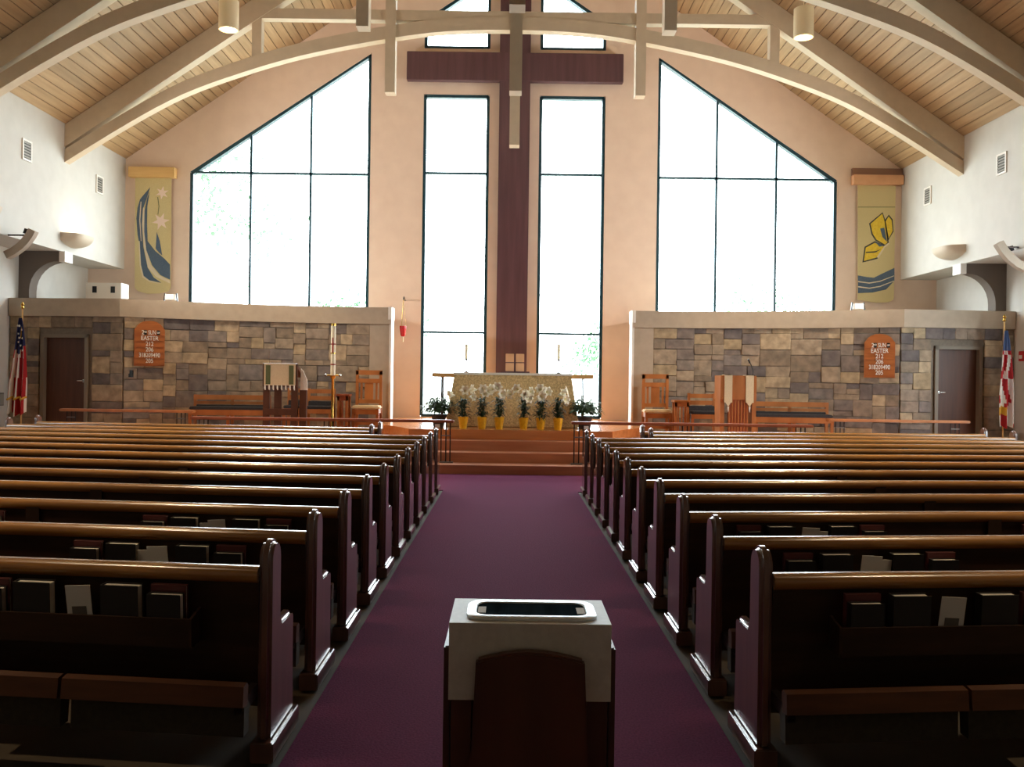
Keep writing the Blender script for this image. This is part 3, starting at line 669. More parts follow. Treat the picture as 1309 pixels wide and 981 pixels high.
# ------------------------------------------------------------------ hymn boards with numerals
def text(s_, loc, size, parent, m='letter_white', sx=1):
    cu = bpy.data.curves.new('lettering', 'FONT'); cu.body = s_; cu.size = size; cu.align_x = 'CENTER'; cu.align_y = 'CENTER'; cu.extrude = .003; cu.offset = .0012
    cu.materials.append(MATS[m]); o = bpy.data.objects.new('lettering', cu); C.objects.link(o); bpy.context.view_layer.update()
    me = bpy.data.meshes.new_from_object(o.evaluated_get(bpy.context.evaluated_depsgraph_get())); bpy.data.objects.remove(o); bpy.data.curves.remove(cu)
    o = link('lettering', me, parent, loc); o.rotation_euler = (PI / 2, 0, 0); o.scale = (sx, 1, 1); return o
for s, sd, cx_, y0_, y1_ in ((-1, 'left', 189, 410, 468), (1, 'right', 1124.5, 427, 483)):
    Yb = wall_y(-7.4) - .12
    a, b2 = at(cx_, y1_, Yb), at(cx_, y0_, Yb); hgt = b2.z - a.z; hw = .265
    Yb = wall_y(a.x) - .07
    hw = .29
    r = thing('hymn_board', 'arched wooden hymn board with white numerals on the %s stone wall' % sd, 'hymn board', (a.x, Yb, a.z), rz=-s * .47, group='hymn boards')
    prof = [(-hw, 0), (hw, 0), (hw, hgt * .8)]
    for k in range(1, 10): t = k / 10 * PI; prof.append((hw * .9 * math.cos(t) ** 1, hgt * .8 + hgt * .2 * math.sin(t)))
    prof.append((-hw, hgt * .8)); MB().prism(prof, -.02, .015).build('board', 'board_wood', r, smooth=False)
    rows = ['', 'EASTER', '212', '206', '318209490', '205']
    for k in range(6):
        z = hgt * (.735 - k * .125)
        B(-hw + .01, hw - .01, -.034, -.018, z - hgt * .062, z - hgt * .052).build('number_ledge', 'board_wood', r, smooth=False)
        if rows[k]: text(rows[k], (0, -.024, z), .125, r, sx=.72 if k == 4 else .8)
    for x in (-.085, .165):
        B(x - .03, x + .03, -.026, -.02, hgt * .735 - .045, hgt * .735 + .05).build('black_tile', 'black_plastic', r, smooth=False)
    text('2', (-.13, -.024, hgt * .735), .125, r, sx=.8); text('SUN', (.045, -.024, hgt * .735), .125, r, sx=.62)
    text('ND', (-.085, -.028, hgt * .735 + .012), .05, r, sx=.8); text('OF', (.165, -.028, hgt * .735), .05, r, sx=.8)
p = at(170, 478, wall_y(-7.5) - .06)
r = thing('light_switch', 'small black switch box on stone below the left hymn board', 'switch', (p.x, wall_y(p.x) - .05, p.z))
B(-.035, .035, -.02, .03, -.07, .07).build('plate', 'black_plastic', r, smooth=False); B(-.05, -.03, -.03, .02, -.07, .0).build('toggle', 'black_plastic', r, smooth=False)

# ------------------------------------------------------------------ altar group
AY = 18.2; c0 = .03
r = thing('altar', 'altar table with long thin top under a gold brocade frontal', 'altar', (c0, AY, ZA))
zt = 1.06
B(-1.62, 1.62, .15, .75, zt - .085, zt).build('table_top', 'pale_oak', r, smooth=False, bevel=.008)
for x in (-1.43, 1.43):
    for yy in (.25, .65): B(x - .014, x + .014, yy - .014, yy + .014, 0, zt - .085).build('leg', 'dark_metal', r, smooth=False)
fr = MB(); n = 40; vs = []          # flared frontal with soft folds
ring0 = [(-1.16, 0.0), (1.16, 0.0), (1.16, .9), (-1.16, .9)]
def ring(k, z, f, w_):
    out = []
    for (a, b2), (c_, d_) in zip(ring0, ring0[1:] + ring0[:1]):
        for i in range(n):
            t = i / n; x, yy = a + (c_ - a) * t, b2 + (d_ - b2) * t
            ph = math.sin(i * 1.9) * w_; out.append((x * (1 + f * .14), (yy - .45) * (1 + f * .2) + .45 + ph * (1 if b2 == d_ else 0), z))
    return out
rings = [ring(k, zt + .006 - (zt - .004) * k / 6, k / 6, .012 * k / 6) for k in range(7)]
vs = [v_ for rg in rings for v_ in rg]; m4 = 4 * n
fs = [(k * m4 + i, k * m4 + (i + 1) % m4, (k + 1) * m4 + (i + 1) % m4, (k + 1) * m4 + i) for k in range(6) for i in range(m4)]
fr.add(vs, fs); fr.build('frontal', 'altar_brocade', r)
B(-1.18, 1.18, -.02, .92, zt - .03, zt + .016).build('fair_linen', 'linen', r, smooth=False)
ZT = ZA + zt + .016
for k, (px_, sd) in enumerate(((596, 'left'), (714, 'right'))):
    p = at(px_, 478, AY + .55); t = at(px_, 440, AY + .55)
    r = thing('altar_candle', 'slim cream candle in dark holder on the %s of the altar' % sd, 'candle', (p.x, p.y, ZT), 0, 'altar candles')
    hgt = t.z - ZT
    MB().lathe([(.05, 0), (.05, .012), (.014, .03), (.012, hgt * .42), (.026, hgt * .45), (.026, hgt * .48)], n=12).build('holder', 'dark_metal', r)
    MB().lathe([(.031, hgt * .48), (.031, hgt * .98), (.006, hgt), ], n=12).build('candle_stick', 'candle_wax', r)
r = thing('tabernacle', 'square wooden tabernacle with dark inlaid cross behind the altar', 'tabernacle', (.07, AY + .62, ZT))
B(-.3, .3, -.15, .15, 0, .035).build('base', 'cross_wood', r, smooth=False)
for i in (-1, 1):
    for j in (0, 1): B(*sorted((i * .018, i * .19)), -.13, .13, .035 + j * .19, .205 + j * .19).build('panel', 'peach_oak', r, smooth=False, bevel=.005)
mb = MB(); mb.box(-.018, .018, -.12, .12, .035, .395); mb.box(-.19, -.018, -.12, .12, .205, .225); mb.box(.018, .19, -.12, .12, .205, .225); mb.build('inlaid_cross', 'cross_wood', r, smooth=False)

# Easter lilies in yellow foil pots along the platform edge
def lily(px_, fl, lab, sx=1, tilt=0):
    p = at(px_, 548, 17.42)
    r = thing('potted_lily', lab, 'potted lily', (p.x, 17.42, ZA), 0, 'potted lilies before the altar')
    rr = random.Random(px_)
    MB().lathe([(.062, 0), (.066, .02), (.082, .14), (.098, .225), (.088, .22), (.072, .18)], n=24, wob=.05).build('foil_pot', 'foil_yellow', r)
    mb = MB()
    for k in range(5): mb.tube([(rr.uniform(-.03, .03), rr.uniform(-.03, .03), .17), (rr.uniform(-.08, .08), rr.uniform(-.05, .05), .62)], .006, 5)
    mb.build('stem', 'leaf_mid', r)
    mb = MB()
    for k in range(150):
        z = rr.uniform(.22, .56); a = rr.uniform(0, 2 * PI); ln = rr.uniform(.13, .22); d = Vector((math.cos(a), math.sin(a), rr.uniform(-.1, .7))).normalized()
        c = Vector((rr.uniform(-.05, .05), rr.uniform(-.04, .04), z)); side = d.cross(Vector((0, 0, 1))).normalized() * .017
        e1 = c + d * ln * .55; e2 = c + d * ln - Vector((0, 0, ln * .3))
        mb.add([c - side * .4, c + side * .4, e1 + side, e1 - side, e2], [(0, 1, 2, 3), (3, 2, 4)])
    mb.build('foliage', 'leaf_dark', r)
    for (fx, fz, yaw) in fl:
        fm = MB(); base = Vector((fx, -.04 + rr.uniform(-.04, .04), fz)); ax = Vector((math.sin(yaw) * .9, -math.cos(yaw) * .7, rr.uniform(-.15, .35))).normalized()
        a1 = ax.cross(Vector((0, 0, 1))).normalized(); a2 = ax.cross(a1)
        for k in range(6):
            t0 = 2 * PI * k / 6; d0 = a1 * math.cos(t0) + a2 * math.sin(t0); sd_ = a2 * math.cos(t0) - a1 * math.sin(t0)
            P = [base + d0 * .01, base + ax * .075 + d0 * .032, base + ax * .115 + d0 * .07, base + ax * .105 + d0 * .108]
            W = [.006, .026, .034, .004]; vs = []
            for q_, w_ in zip(P, W): vs += [q_ - sd_ * w_, q_ + sd_ * w_]
            fm.add(vs, [(0, 1, 3, 2), (2, 3, 5, 4), (4, 5, 7, 6)])
        fl_o = fm.build('flower', 'lily_petal', r)
        MB().tube([base, base + ax * .1], [.004, .007], 6).build('stamen', 'lily_throat', fl_o)
LILY = [(592, [(-.2, .68, -1.4), (.02, .70, .1), (.1, .60, .9), (-.16, .63, -1.2)], 'potted white lily in yellow foil, leftmost before the altar'),
        (616, [(-.1, .74, -.9), (.0, .78, .1), (.08, .70, .5), (.03, .64, .2)], 'potted white lily in yellow foil, second from the left'),
        (638, [(-.1, .74, -.4), (.02, .68, .3), (-.04, .8, 0)], 'potted white lily in yellow foil, third from the left, tallest bloom'),
        (669, [(-.2, .67, -.6), (-.1, .75, -.3), (0, .64, .2), (.06, .7, .8), (.05, .57, .3)], 'potted white lily in yellow foil, third from the right, most blooms'),
        (691, [(-.2, .68, -1.0), (-.02, .64, .2), (.08, .7, .4), (.0, .74, -.2)], 'potted white lily in yellow foil, second from the right'),
        (713, [(.0, .66, .9), (.06, .72, 1.3), (.08, .58, .6)], 'potted white lily in yellow foil, rightmost before the altar')]
for a in LILY: lily(*a)
for s, sd, px_ in ((-1, 'left', 561), (1, 'right', 748)):
    p = at(px_, 520, 17.85); rr = random.Random(px_)
    r = thing('potted_fern', 'bushy dark green potted plant at the %s end of the altar' % sd, 'potted plant', (p.x, 17.85, ZA), 0, 'green plants beside the altar')
    MB().lathe([(.1, 0), (.11, .02), (.14, .2), (.15, .23), (.13, .22)], n=18).build('pot', 'terracotta', r)
    mb = MB()
    for k in range(620):
        a = rr.uniform(0, 2 * PI); el_ = rr.uniform(-.3, 1.2); R_ = rr.uniform(.08, .3)
        c = Vector((math.cos(a) * math.cos(el_) * R_ * 1.1, math.sin(a) * math.cos(el_) * R_, .36 + math.sin(el_) * R_ * .85)); d = Vector((math.cos(a), math.sin(a), rr.uniform(-.7, .5))).normalized()
        side = d.cross(Vector((0, 0, 1))).normalized() * .024; ln = rr.uniform(.06, .12)
        mb.add([c - side * .4, c + side * .4, c + d * ln * .5 + side, c + d * ln * .5 - side, c + d * ln - Vector((0, 0, .03))], [(0, 1, 2, 3), (3, 2, 4)])
    mb.build('foliage', 'leaf_mid', r)
    B(-.045, .045, -.3, -.29, .005, .07).build('plant_card', 'paper', r, smooth=False)

# sanctuary lamp hanging on the wall
p = at(515, 432, BW - .35); q = at(516, 384, BW - .35)
r = thing('sanctuary_lamp', 'red glass sanctuary lamp hanging on the wall left of the altar', 'lamp', (p.x, BW - .35, p.z - .1))
h2 = q.z - r.location.z
MB().lathe([(.012, .0), (.018, .02), (.018, .12)], n=10).build('drip_candle', 'candle_wax', r)
MB().lathe([(.035, .13), (.06, .16), (.078, .3), (.082, .38), (.07, .375), (.04, .17)], n=18).build('red_glass', 'red_glass', r)
for k in range(3): a = 2 * PI * k / 3; MB().tube([(.07 * math.cos(a), .07 * math.sin(a), .37), (0, 0, h2)], .004, 5).build('chain', 'brass', r)
MB().tube([(0, 0, h2), (0, .0, h2 + .04), (0, .12, h2 + .09), (0, .35, h2 + .02)], .012).build('wall_hook', 'dark_metal', r)

# ------------------------------------------------------------------ chancel furniture
def tall_chair(px_, Y, lab):
    p = at(px_, 500, Y); r = thing('clergy_chair', lab, 'chair', (p.x, Y, ZA if abs(p.x) < 2.3 else ZP), 0, 'tall clergy chairs')
    w_, top = .25, 1.27
    for s in (-1, 1):
        B(s * w_ - .03, s * w_ + .03, .42, .48, 0, top).build('back_post', 'oak', r, smooth=False, bevel=.004)
        B(s * w_ - .03, s * w_ + .03, -.03, .03, 0, .47).build('front_leg', 'oak', r, smooth=False)
        B(s * w_ - .02, s * w_ + .02, .03, .42, .38, .47).build('side_rail', 'oak', r, smooth=False)
    B(-w_ - .03, w_ + .03, .42, .48, top - .09, top + .01).build('top_rail', 'oak', r, smooth=False, bevel=.004)
    B(-w_ + .03, w_ - .03, .43, .47, top - .26, top - .17).build('back_rail', 'oak', r, smooth=False)
    B(-w_ + .03, w_ - .03, .43, .47, .58, .66).build('back_rail', 'oak', r, smooth=False)
    B(-.09, .09, .44, .46, .66, top - .26).build('splat', 'oak', r, smooth=False)
    for x in (-.16, .16): B(x - .022, x + .022, .44, .46, .66, top - .26).build('slat', 'oak', r, smooth=False)
    B(-w_ - .02, w_ + .02, -.04, .03, .36, .46).build('front_rail', 'oak', r, smooth=False)
    B(-w_ - .04, w_ + .04, -.05, .42, .46, .54).build('cushion', 'cream_cloth', r, bevel=.025)
    B(-w_, w_, -.01, .02, .14, .2).build('stretcher', 'oak', r, smooth=False)
tall_chair(467.5, 19.0, 'tall oak clergy chair beside the left wall end'); tall_chair(842, 19.0, 'tall oak clergy chair beside the right wall end')
def low_chair(x0, x1, ytop, Y, lab):
    a, b2 = at(x0, ytop, Y), at(x1, ytop, Y); w_ = (b2.x - a.x) / 2; top = a.z - ZP
    r = thing('choir_chair', lab, 'chair', ((a.x + b2.x) / 2, Y, ZP), 0, 'low choir chairs')
    for s in (-1, 1):
        B(s * (w_ - .025) - .025, s * (w_ - .025) + .025, .38, .43, 0, top).build('back_post', 'oak', r, smooth=False)
        B(s * (w_ - .025) - .025, s * (w_ - .025) + .025, -.03, .02, 0, .44).build('front_leg', 'oak', r, smooth=False)
    for z in (top - .1, top - .24): B(-w_ + .04, w_ - .04, .39, .42, z, z + .085).build('back_slat', 'oak', r, smooth=False)
    B(-w_ + .02, w_ - .02, .36, .40, .52, top - .26).build('back_cushion', 'cushion', r, smooth=False, bevel=.01)
    B(-w_, w_, -.04, .02, .38, .47).build('seat_rail', 'oak', r, smooth=False); B(-w_ + .01, w_ - .01, -.02, .38, .47, .53).build('seat_cushion', 'cushion', r, bevel=.015)
low_chair(388, 424, 497, 18.55, 'low oak choir chair with dark cushions left of the tall candle')
low_chair(362, 383, 496, 18.75, 'low oak choir chair half hidden behind the left lectern')
low_chair(884, 920, 503, 18.55, 'low oak choir chair with dark cushions left of the right pulpit')
def bench(x0, x1, ytop, Y, lab, end):
    a, b2 = at(x0, ytop, Y), at(x1, ytop, Y); w_ = (b2.x - a.x) / 2; top = a.z - ZP
    r = thing('choir_bench', lab, 'bench', ((a.x + b2.x) / 2, Y, ZP), .1 * (1 if a.x < 0 else -1), 'choir benches')
    for s in (-1, 0, 1):
        B(s * (w_ - .03) - .03, s * (w_ - .03) + .03, .40, .46, 0, top).build('back_post', 'oak', r, smooth=False)
        B(s * (w_ - .03) - .03, s * (w_ - .03) + .03, -.03, .03, 0, .43).build('front_leg', 'oak', r, smooth=False)
    B(-w_, w_, .38, .43, top - .1, top).build('top_rail', 'oak', r, smooth=False, bevel=.005)
    B(-w_ + .06, w_ - .06, .40, .43, top - .19, top - .13).build('back_slat', 'oak', r, smooth=False)
    B(-w_ + .05, w_ - .05, .34, .39, .5, top - .2).build('back_cushion', 'cushion', r, bevel=.015)
    B(-w_ + .02, w_ - .02, -.05, .40, .43, .50).build('seat_cushion', 'cushion', r, bevel=.015)
    B(-w_, w_, -.06, -.01, .33, .44).build('seat_rail', 'oak', r, smooth=False, bevel=.005)
bench(243, 341, 505, 18.35, 'long oak choir bench left of the cloth-covered lectern', -1)
bench(966, 1064, 514, 18.35, 'long oak choir bench right of the pulpit with stoles', 1)
def side_table(x0, x1, ytop, Y, lab, m):
    a, b2 = at(x0, ytop, Y), at(x1, ytop, Y); w_ = (b2.x - a.x) / 2; top = a.z - ZP
    r = thing('side_table', lab, 'table', ((a.x + b2.x) / 2, Y, ZP), 0, 'small slatted side tables')
    B(-w_ - .02, w_ + .02, -.02, .34, top - .04, top).build('table_top', 'red_oak' if m else 'oak', r, smooth=False, bevel=.005)
    B(-w_, w_, .0, .03, top - .13, top - .04).build('apron', 'red_oak' if m else 'oak', r, smooth=False)
    for x in (-w_, w_ - .045):
        for yy in (0, .28): B(x, x + .045, yy, yy + .045, 0, top - .04).build('leg', 'oak', r, smooth=False)
    for k in (-1, 0, 1): B(k * .07 - .015, k * .07 + .015, .01, .025, .12, top - .13).build('slat', 'red_oak' if m else 'oak', r, smooth=False)
    B(-w_, w_, .0, .03, .06, .12).build('stretcher', 'oak', r, smooth=False)
side_table(431, 445, 504, 18.75, 'small red-topped slatted table beside the tall candle', True)
side_table(863, 881, 512, 18.6, 'small slatted oak table beside the right clergy chair', False)
# lectern with embroidered cloth (left)
a, b2 = at(336, 465, 17.55), at(380, 465, 17.55); w_ = (b2.x - a.x) / 2; zt = a.z - ZP
r = thing('lectern', 'walnut lectern hung with a fringed cream cloth', 'lectern', ((a.x + b2.x) / 2, 17.55, ZP))
for s in (-1, 1): B(s * (w_ - .06) - .06, s * (w_ - .06) + .06, .05, .13, 0, zt - .3).build('post', 'dark_walnut', r, smooth=False)
B(-.12, .02, .06, .1, .0, zt - .45).build('front_panel', 'dark_walnut', r, smooth=False)
B(-w_, w_, .02, .45, 0, .07).build('plinth', 'dark_walnut', r, smooth=False)
B(-w_, w_, .04, .14, .38, .5).build('cross_rail', 'dark_walnut', r, smooth=False)
MB().prism([(0, zt), (.03, zt + .01), (.48, zt - .2), (.48, zt - .26), (.02, zt - .06)], -w_, w_, 'x').build('desk', 'dark_walnut', r, smooth=False)
B(-w_, w_, .0, .05, zt - .44, zt).build('desk_front', 'dark_walnut', r, smooth=False)
fw = w_ - .03; cz = zt - .415
fc = B(-fw, fw, -.016, -.001, cz, zt + .004).build('frontal_cloth', 'cream_cloth', r, smooth=False)
for s in (-1, 1): B(s * fw * .74 - .045, s * fw * .74 + .045, -.02, -.015, cz + .02, zt - .03).build('green_band', 'green_band', fc, smooth=False)
for k in range(8):
    x = -fw + .02 + k * (2 * fw - .04) / 7; MB().tube([(x, -.012, cz + .01), (x, -.014, cz - .06), (x + .008, -.014, cz - .09)], [.012, .016, .01], 6).build('tassel', 'linen', fc)
MB().prism([(w_ + .04, zt - .5), (w_ + .18, zt - .5), (w_ + .17, zt - .3), (w_ + .1, zt - .14), (w_ + .05, zt - .08)], .1, .12).build('side_cloth', 'linen', r, smooth=False)
B(w_ + .03, w_ + .16, .1, .2, 0, zt - .5).build('side_post', 'dark_walnut', r, smooth=False)
# pulpit with two stoles (right)
a, b2 = at(921, 480, 17.55), at(967, 480, 17.55); w_ = (b2.x - a.x) / 2; zt = a.z - ZP
r = thing('pulpit', 'oak pulpit hung with two narrow cream stoles', 'pulpit', ((a.x + b2.x) / 2, 17.55, ZP))
for s in (-1, 1): B(s * (w_ - .04) - .04, s * (w_ - .04) + .04, 0, .45, 0, zt - .46).build('side_panel', 'oak', r, smooth=False)
B(-w_, w_, -.03, .5, zt - .47, zt).build('desk_box', 'oak', r, smooth=False, bevel=.008)
B(-w_ * .55, w_ * .55, -.01, .06, .08, zt - .47).build('front_panel', 'red_oak', r, smooth=False)
for k in range(7): x = -w_ * .5 + k * w_ / 6; B(x - .01, x + .01, -.02, .0, .1, zt - .48).build('slat', 'oak', r, smooth=False)
B(-w_ - .02, w_ + .02, -.03, .48, 0, .08).build('plinth', 'oak', r, smooth=False)
for x in (-.20, .21):
    st = B(x - .075, x + .075, -.045, -.032, zt - .52, zt + .012).build('stole', 'cream_cloth', r, smooth=False)
    MB().prism([(x - .05, zt - .52), (x + .05, zt - .52), (x, zt - .60)], -.042, -.034).build('stole_point', 'cream_cloth', st, smooth=False)
    MB().tube([(x, -.038, zt - .6), (x, -.038, zt - .7)], [.018, .008], 6).build('tassel', 'linen', st)
    B(x - .075, x + .075, -.045, .2, zt + .002, zt + .012).build('stole_fold', 'cream_cloth', st, smooth=False)
p = at(957, 467, 17.75)
r = thing('gooseneck_microphone', 'thin black gooseneck microphone rising from the pulpit', 'microphone', (p.x + .1, 17.8, ZP + zt))
MB().tube([(0, 0, 0), (-.0, 0, .1), (-.04, -.02, .2), (-.09, -.04, .28)], .008).build('gooseneck', 'black_plastic', r)
MB().tube([(-.075, -.035, .25), (-.11, -.05, .32)], .016).build('capsule', 'black_plastic', r)
MB().lathe([(.04, 0), (.035, .02)], n=12).build('foot', 'black_plastic', r)
# paschal candle
p = at(425.5, 480, 18.25); t = at(425.5, 415, 18.25)
r = thing('paschal_candle', 'tall white paschal candle on a slim brass stand', 'candle', (p.x, 18.25, ZP))
zc = p.z - ZP; zt = t.z - ZP
MB().lathe([(.17, 0), (.17, .02), (.06, .05), (.03, .1), (.028, zc - .08), (.05, zc - .05), (.06, zc)], n=16).build('stand', 'brass', r)
cd = MB().lathe([(.048, zc - .02), (.048, zt), (.01, zt + .005)], n=16); cd.build('candle', 'candle_wax', r)
for k, f in enumerate((.97, .60, .42, .2)): MB().lathe([(.0505, zc + (zt - zc) * f), (.0505, zc + (zt - zc) * f + (.05 if k == 0 else .025))], n=16).build('band', 'red_paint' if k % 2 else 'brass', r)
B(-.012, .012, -.056, -.046, zc + .45, zc + .75).build('cross_mark', 'red_paint', r, smooth=False)
MB().tube([(-.13, 0, zc), (.13, 0, zc)], .014).build('cross_arm', 'brass', r)
for s in (-1, 1): MB().lathe([(.005, -.03), (.026, -.015), (.03, 0), (.026, .015), (.005, .03)], (s * .14, 0, zc), 10).build('knob', 'silver', r)

# ------------------------------------------------------------------ altar rails
def rail(x0, x1, Y, zfoot, ztop, lab, posts, rot=0, m='red_oak', base=True):
    r = thing('altar_rail', lab, 'rail', ((x0 + x1) / 2, Y, zfoot), rot, 'altar rails'); hw = (x1 - x0) / 2; h = ztop - zfoot
    B(-hw, hw, -.09, .09, h - .05, h).build('handrail', m, r, bevel=.012)
    for x in posts:
        x -= (x0 + x1) / 2
        for dx in (-.085, 0, .075): MB().tube([(x + dx, 0, .02), (x + dx, 0, h - .05)], .011, 6).build('post', 'dark_metal', r)
        B(x - .14, x + .13, -.06, .06, 0, .022).build('base_plate', 'grey_metal', r, smooth=False)
        B(x - .085, x + .075, -.012, .012, h * .62, h * .62 + .02).build('brace', 'grey_metal', r, smooth=False)
rail(-5.62, -1.0, 16.1, .165, .92, 'long wooden altar rail left of the centre steps', (-5.4, -3.2, -1.14))
rail(1.06, 5.3, 16.1, .165, .92, 'long wooden altar rail right of the centre steps', (5.1, 3.1, 1.2))
rail(-8.6, -6.05, 17.5, ZP, .975, 'short wooden rail in front of the left stone wall door', (-8.4, -6.3), m='oak')
rail(6.05, 8.75, 17.5, ZP, .975, 'short wooden rail in front of the right stone wall door', (8.5, 6.3), m='oak')

# ------------------------------------------------------------------ flags
def flag(px_, ytop, yb, Y, lab, us):
    p = at(px_, ytop, Y); q = at(px_, yb, Y)
    r = thing('flag', lab, 'flag', (p.x, Y, ZP), 0, 'flags on stands'); h = p.z - ZP; fb = q.z - ZP
    MB().lathe([(.16, 0), (.16, .03), (.05, .06), (.03, .12)], n=16).build('stand', 'brass', r)
    MB().tube([(0, 0, .05), (0, 0, h - .14)], .016).build('pole', 'pale_oak', r)
    MB().lathe([(.012, h - .15), (.035, h - .12), (.02, h - .08), (.04, h - .06), (.004, h)], n=10).build('finial', 'brass', r)
    ft = h - .32; mb = MB(); ns, nt = 26, 24; vs = []
    for j in range(nt + 1):
        t = j / nt; wd = .05 + .21 * min(1, t * 1.5) ** .8
        for i in range(ns + 1):
            u = i / ns; ph = u * 5 * PI
            vs.append(((u - .5) * wd * 1.25 + (-.04 if us else .04) * t + .012 * math.sin(t * 5), -.05 - .05 * (.3 + t) * math.sin(ph + t * 1.2) - .02, ft - t * (ft - fb) + (.1 * (abs(u - .5) - .25) if j == nt else 0) - .03 * math.cos(ph) * t))
    fs = []; mi = []
    for j in range(nt):
        for i in range(ns):
            fs.append((j * (ns + 1) + i, j * (ns + 1) + i + 1, (j + 1) * (ns + 1) + i + 1, (j + 1) * (ns + 1) + i)); t = j / nt; u = i / ns
            if us:
                if t < .36 - .16 * abs(u - .35): k = 2
                else: k = int((i + t * 5) // 4) % 2
            else:
                k = 3 if t < .2 else (0 if int((i + (j * 1.1 if (j // 6) % 2 else -j * 1.1) + 26) // 9) % 2 == 0 else 1)
                if .78 < t < .84 and u < .5: k = 4
            mi.append(k)
    mb.add(vs, fs); mb.mi = mi; c_ = mb.build('cloth', ['flag_red', 'flag_white', 'flag_blue', 'flag_sky', 'fringe_gold'], r)
    if us:
        rr = random.Random(3)
        for k in range(9):
            j = 2 + k * .75; i = (k * 7) % 19 + 4; v_ = vs[int(j) * (ns + 1) + i]
            MB().prism(star(v_[0], v_[2], .026, 5, rr.random()), v_[1] - .022, v_[1] - .012).build('star', 'flag_white', c_, smooth=False)
        mb = MB(); lo = [vs[(nt - 4) * (ns + 1) + i] for i in range(ns + 1)]
        mb.tube([(a, b2 - .02, z) for a, b2, z in lo], .02, 5); mb.build('fringe', 'fringe_gold', c_)
    MB().tube([(.0, -.03, ft + .02), (.02, -.08, ft - .35), (.015, -.09, ft - .4)], .008, 5).build('cord', 'fringe_gold', r)
flag(29, 386, 530, 18.0, 'draped red, white and blue starred flag on a pole by the left wall', True)
flag(1284, 402, 545, 17.9, 'draped red and white flag with blue top on a pole by the right wall', False)
# wall fittings at the picture's edges
p = at(5, 511, 18.0); r = thing('wall_panel_box', 'grey metal box on the left wall beside the flag', 'box', (-XO, 18.15, p.z))
B(0, .06, -.16, .16, -.13, .13).build('case', 'grey_metal', r, smooth=False, bevel=.006); B(.06, .068, -.14, .14, -.11, .1).build('cover', 'vent_grey', r, smooth=False)
p = at(1305, 455, 18.0); r = thing('fire_alarm', 'small red fire alarm on the right wall', 'alarm', (XO, 18.25, p.z))
B(-.05, 0, -.08, .08, -.1, .1).build('case', 'alarm_red', r, smooth=False, bevel=.006); B(-.056, -.05, -.05, .05, -.05, .02).build('pull_plate', 'white_plastic', r, smooth=False)
p = at(1296, 437, 18.3); r = thing('thermostat', 'tiny white thermostat beside the right door', 'thermostat', (p.x, wall_y(p.x) - .06, p.z))
B(-.03, .03, -.02, .03, -.06, .06).build('case', 'white_plastic', r, smooth=False); B(-.02, .02, -.024, -.019, .0, .035).build('display', 'print_grey', r, smooth=False)

# ------------------------------------------------------------------ draped stand in the aisle
r = thing('draped_stand', 'dark wooden stand draped with a white cloth in the aisle foreground', 'stand', (.025, 2.44, 0))
w_, d_, zt = .213, .26, 1.0
for s in (-1, 1):
    B(*sorted((s * (w_ + .001), s * (w_ + .018))), .02, d_ - .03, 0.014, .93).build('side_panel', 'dark_walnut', r, smooth=False, bevel=.004)
    B(*sorted((s * .155, s * (w_ - .004))), .01, .04, .014, .80).build('front_leg', 'dark_walnut', r, smooth=False)
B(-w_ + .005, w_ - .005, .01, d_ - .01, zt - .04, zt - .008).build('top_board', 'dark_walnut', r, smooth=False)
B(-w_ + .01, w_ - .01, d_ - .04, d_ - .01, .014, zt - .05).build('back_panel', 'dark_walnut', r, smooth=False)
mb = MB(); mb.box(-w_ - .003, w_ + .003, -.004, d_ + .004, zt - .008, zt); mb.box(-w_ - .003, w_ + .003, -.006, .002, .795, zt - .001); mb.box(-w_ - .003, w_ + .003, d_ - .002, d_ + .006, .795, zt - .001)
mb.build('cloth', 'stand_cloth', r, smooth=False)
prof = [(-.163, .014), (.163, .014), (.158, .55), (.142, .915)] + [(.142 - .284 * k / 8, .915 + .024 * math.sin(PI * k / 8)) for k in range(1, 8)] + [(-.142, .915), (-.158, .55)]
MB().prism(prof, -.06, -.02).build('tapered_front', 'dark_walnut', r, smooth=False, bevel=.006)
B(-.14, .14, -.022, .012, .3, .75).build('front_spacer', 'dark_walnut', r, smooth=False)
r = thing('silver_tray', 'shallow silver-rimmed tray with dark glassy centre on the draped stand', 'tray', (.03, 2.44 + .12, zt + .0005))
def rrect(a, b2, rad, n=6):
    out = []
    for cx_, cy_, t0 in ((a - rad, b2 - rad, 0), (-a + rad, b2 - rad, PI / 2), (-a + rad, -b2 + rad, PI), (a - rad, -b2 + rad, 1.5 * PI)):
        out += [(cx_ + rad * math.cos(t0 + k / n * PI / 2), cy_ + rad * math.sin(t0 + k / n * PI / 2)) for k in range(n + 1)]
    return out
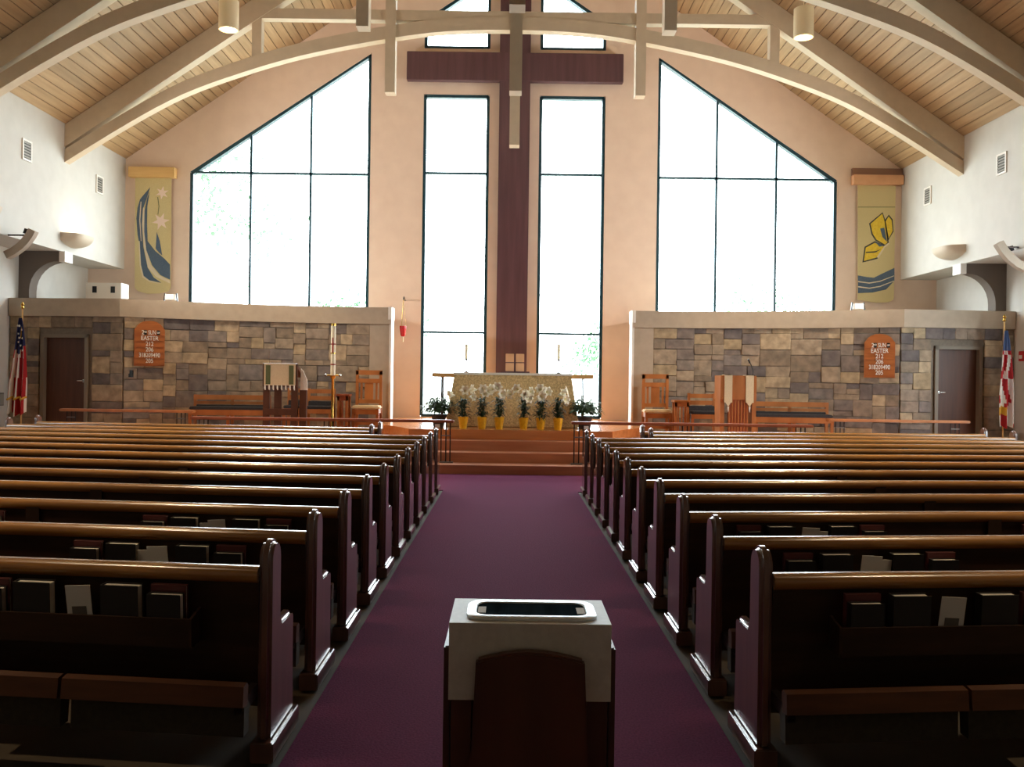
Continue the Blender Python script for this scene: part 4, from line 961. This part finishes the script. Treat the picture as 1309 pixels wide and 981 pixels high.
rg = [rrect(.178, .1, .05), rrect(.178, .1, .05), rrect(.174, .096, .048), rrect(.153, .075, .035), rrect(.15, .072, .034)]; zz = [0, .006, .009, .009, .004]
vs = [(a, b2, z) for R_, z in zip(rg, zz) for a, b2 in R_]; m_ = len(rg[0])
mb = MB(); mb.add(vs, [(k * m_ + i, k * m_ + (i + 1) % m_, (k + 1) * m_ + (i + 1) % m_, (k + 1) * m_ + i) for k in range(4) for i in range(m_)] + [tuple(range(m_ - 1, -1, -1))])
mb.build('rim', 'chrome', r)
MB().prism(rrect(.15, .072, .034), .001, .0055, 'z').build('dark_centre', 'dark_glass', r, smooth=False)
for x in (-.137, .137): B(x - .011, x + .011, -.045, .02, .0055, .0075).build('corner_tab', 'linen', r, smooth=False)

# ------------------------------------------------------------------ outdoors
B(-80, 80, BW + .5, 120, -.6, -.4).build('ground', 'grass', smooth=False).__setitem__('kind', 'structure')
TREES = [(-15.5, 44, 13, 4.2, 'pale leafy tree outside the left window'), (-8, 52, 6, 2.6, 'small pale tree low outside the left window'), (6, 55, 6.5, 2.8, 'pale leafy tree outside the window right of the cross'), (18, 60, 9, 4.5, 'pale leafy tree outside the right window')]
for x, y, h, R_, lab in TREES:
    r = thing('tree', lab, 'tree', (x, y, -.4)); rr = random.Random(int(x * 10))
    MB().tube([(0, 0, 0), (.1, 0, h * .4), (-.1, .1, h * .8)], [.22, .16, .06], 8).build('trunk', 'bark', r)
    mb = MB(); blobs = [(rr.uniform(-.7, .7) * R_, rr.uniform(-.5, .5) * R_, h * rr.uniform(.5, 1.0)) for _ in range(9)]
    for k in range(1500):
        c = Vector(rr.choice(blobs)) + Vector((rr.gauss(0, 1), rr.gauss(0, 1), rr.gauss(0, .8))) * R_ * .24
        u = Vector((rr.uniform(-1, 1), rr.uniform(-1, 1), rr.uniform(-1, 1))).normalized(); v_ = u.orthogonal().normalized(); s_ = rr.uniform(.1, .2)
        mb.add([c - u * s_, c + v_ * s_ * .6, c + u * s_, c - v_ * s_ * .6], [(0, 1, 2, 3)])
    mb.build('crown', 'tree_leaf', r, smooth=False)
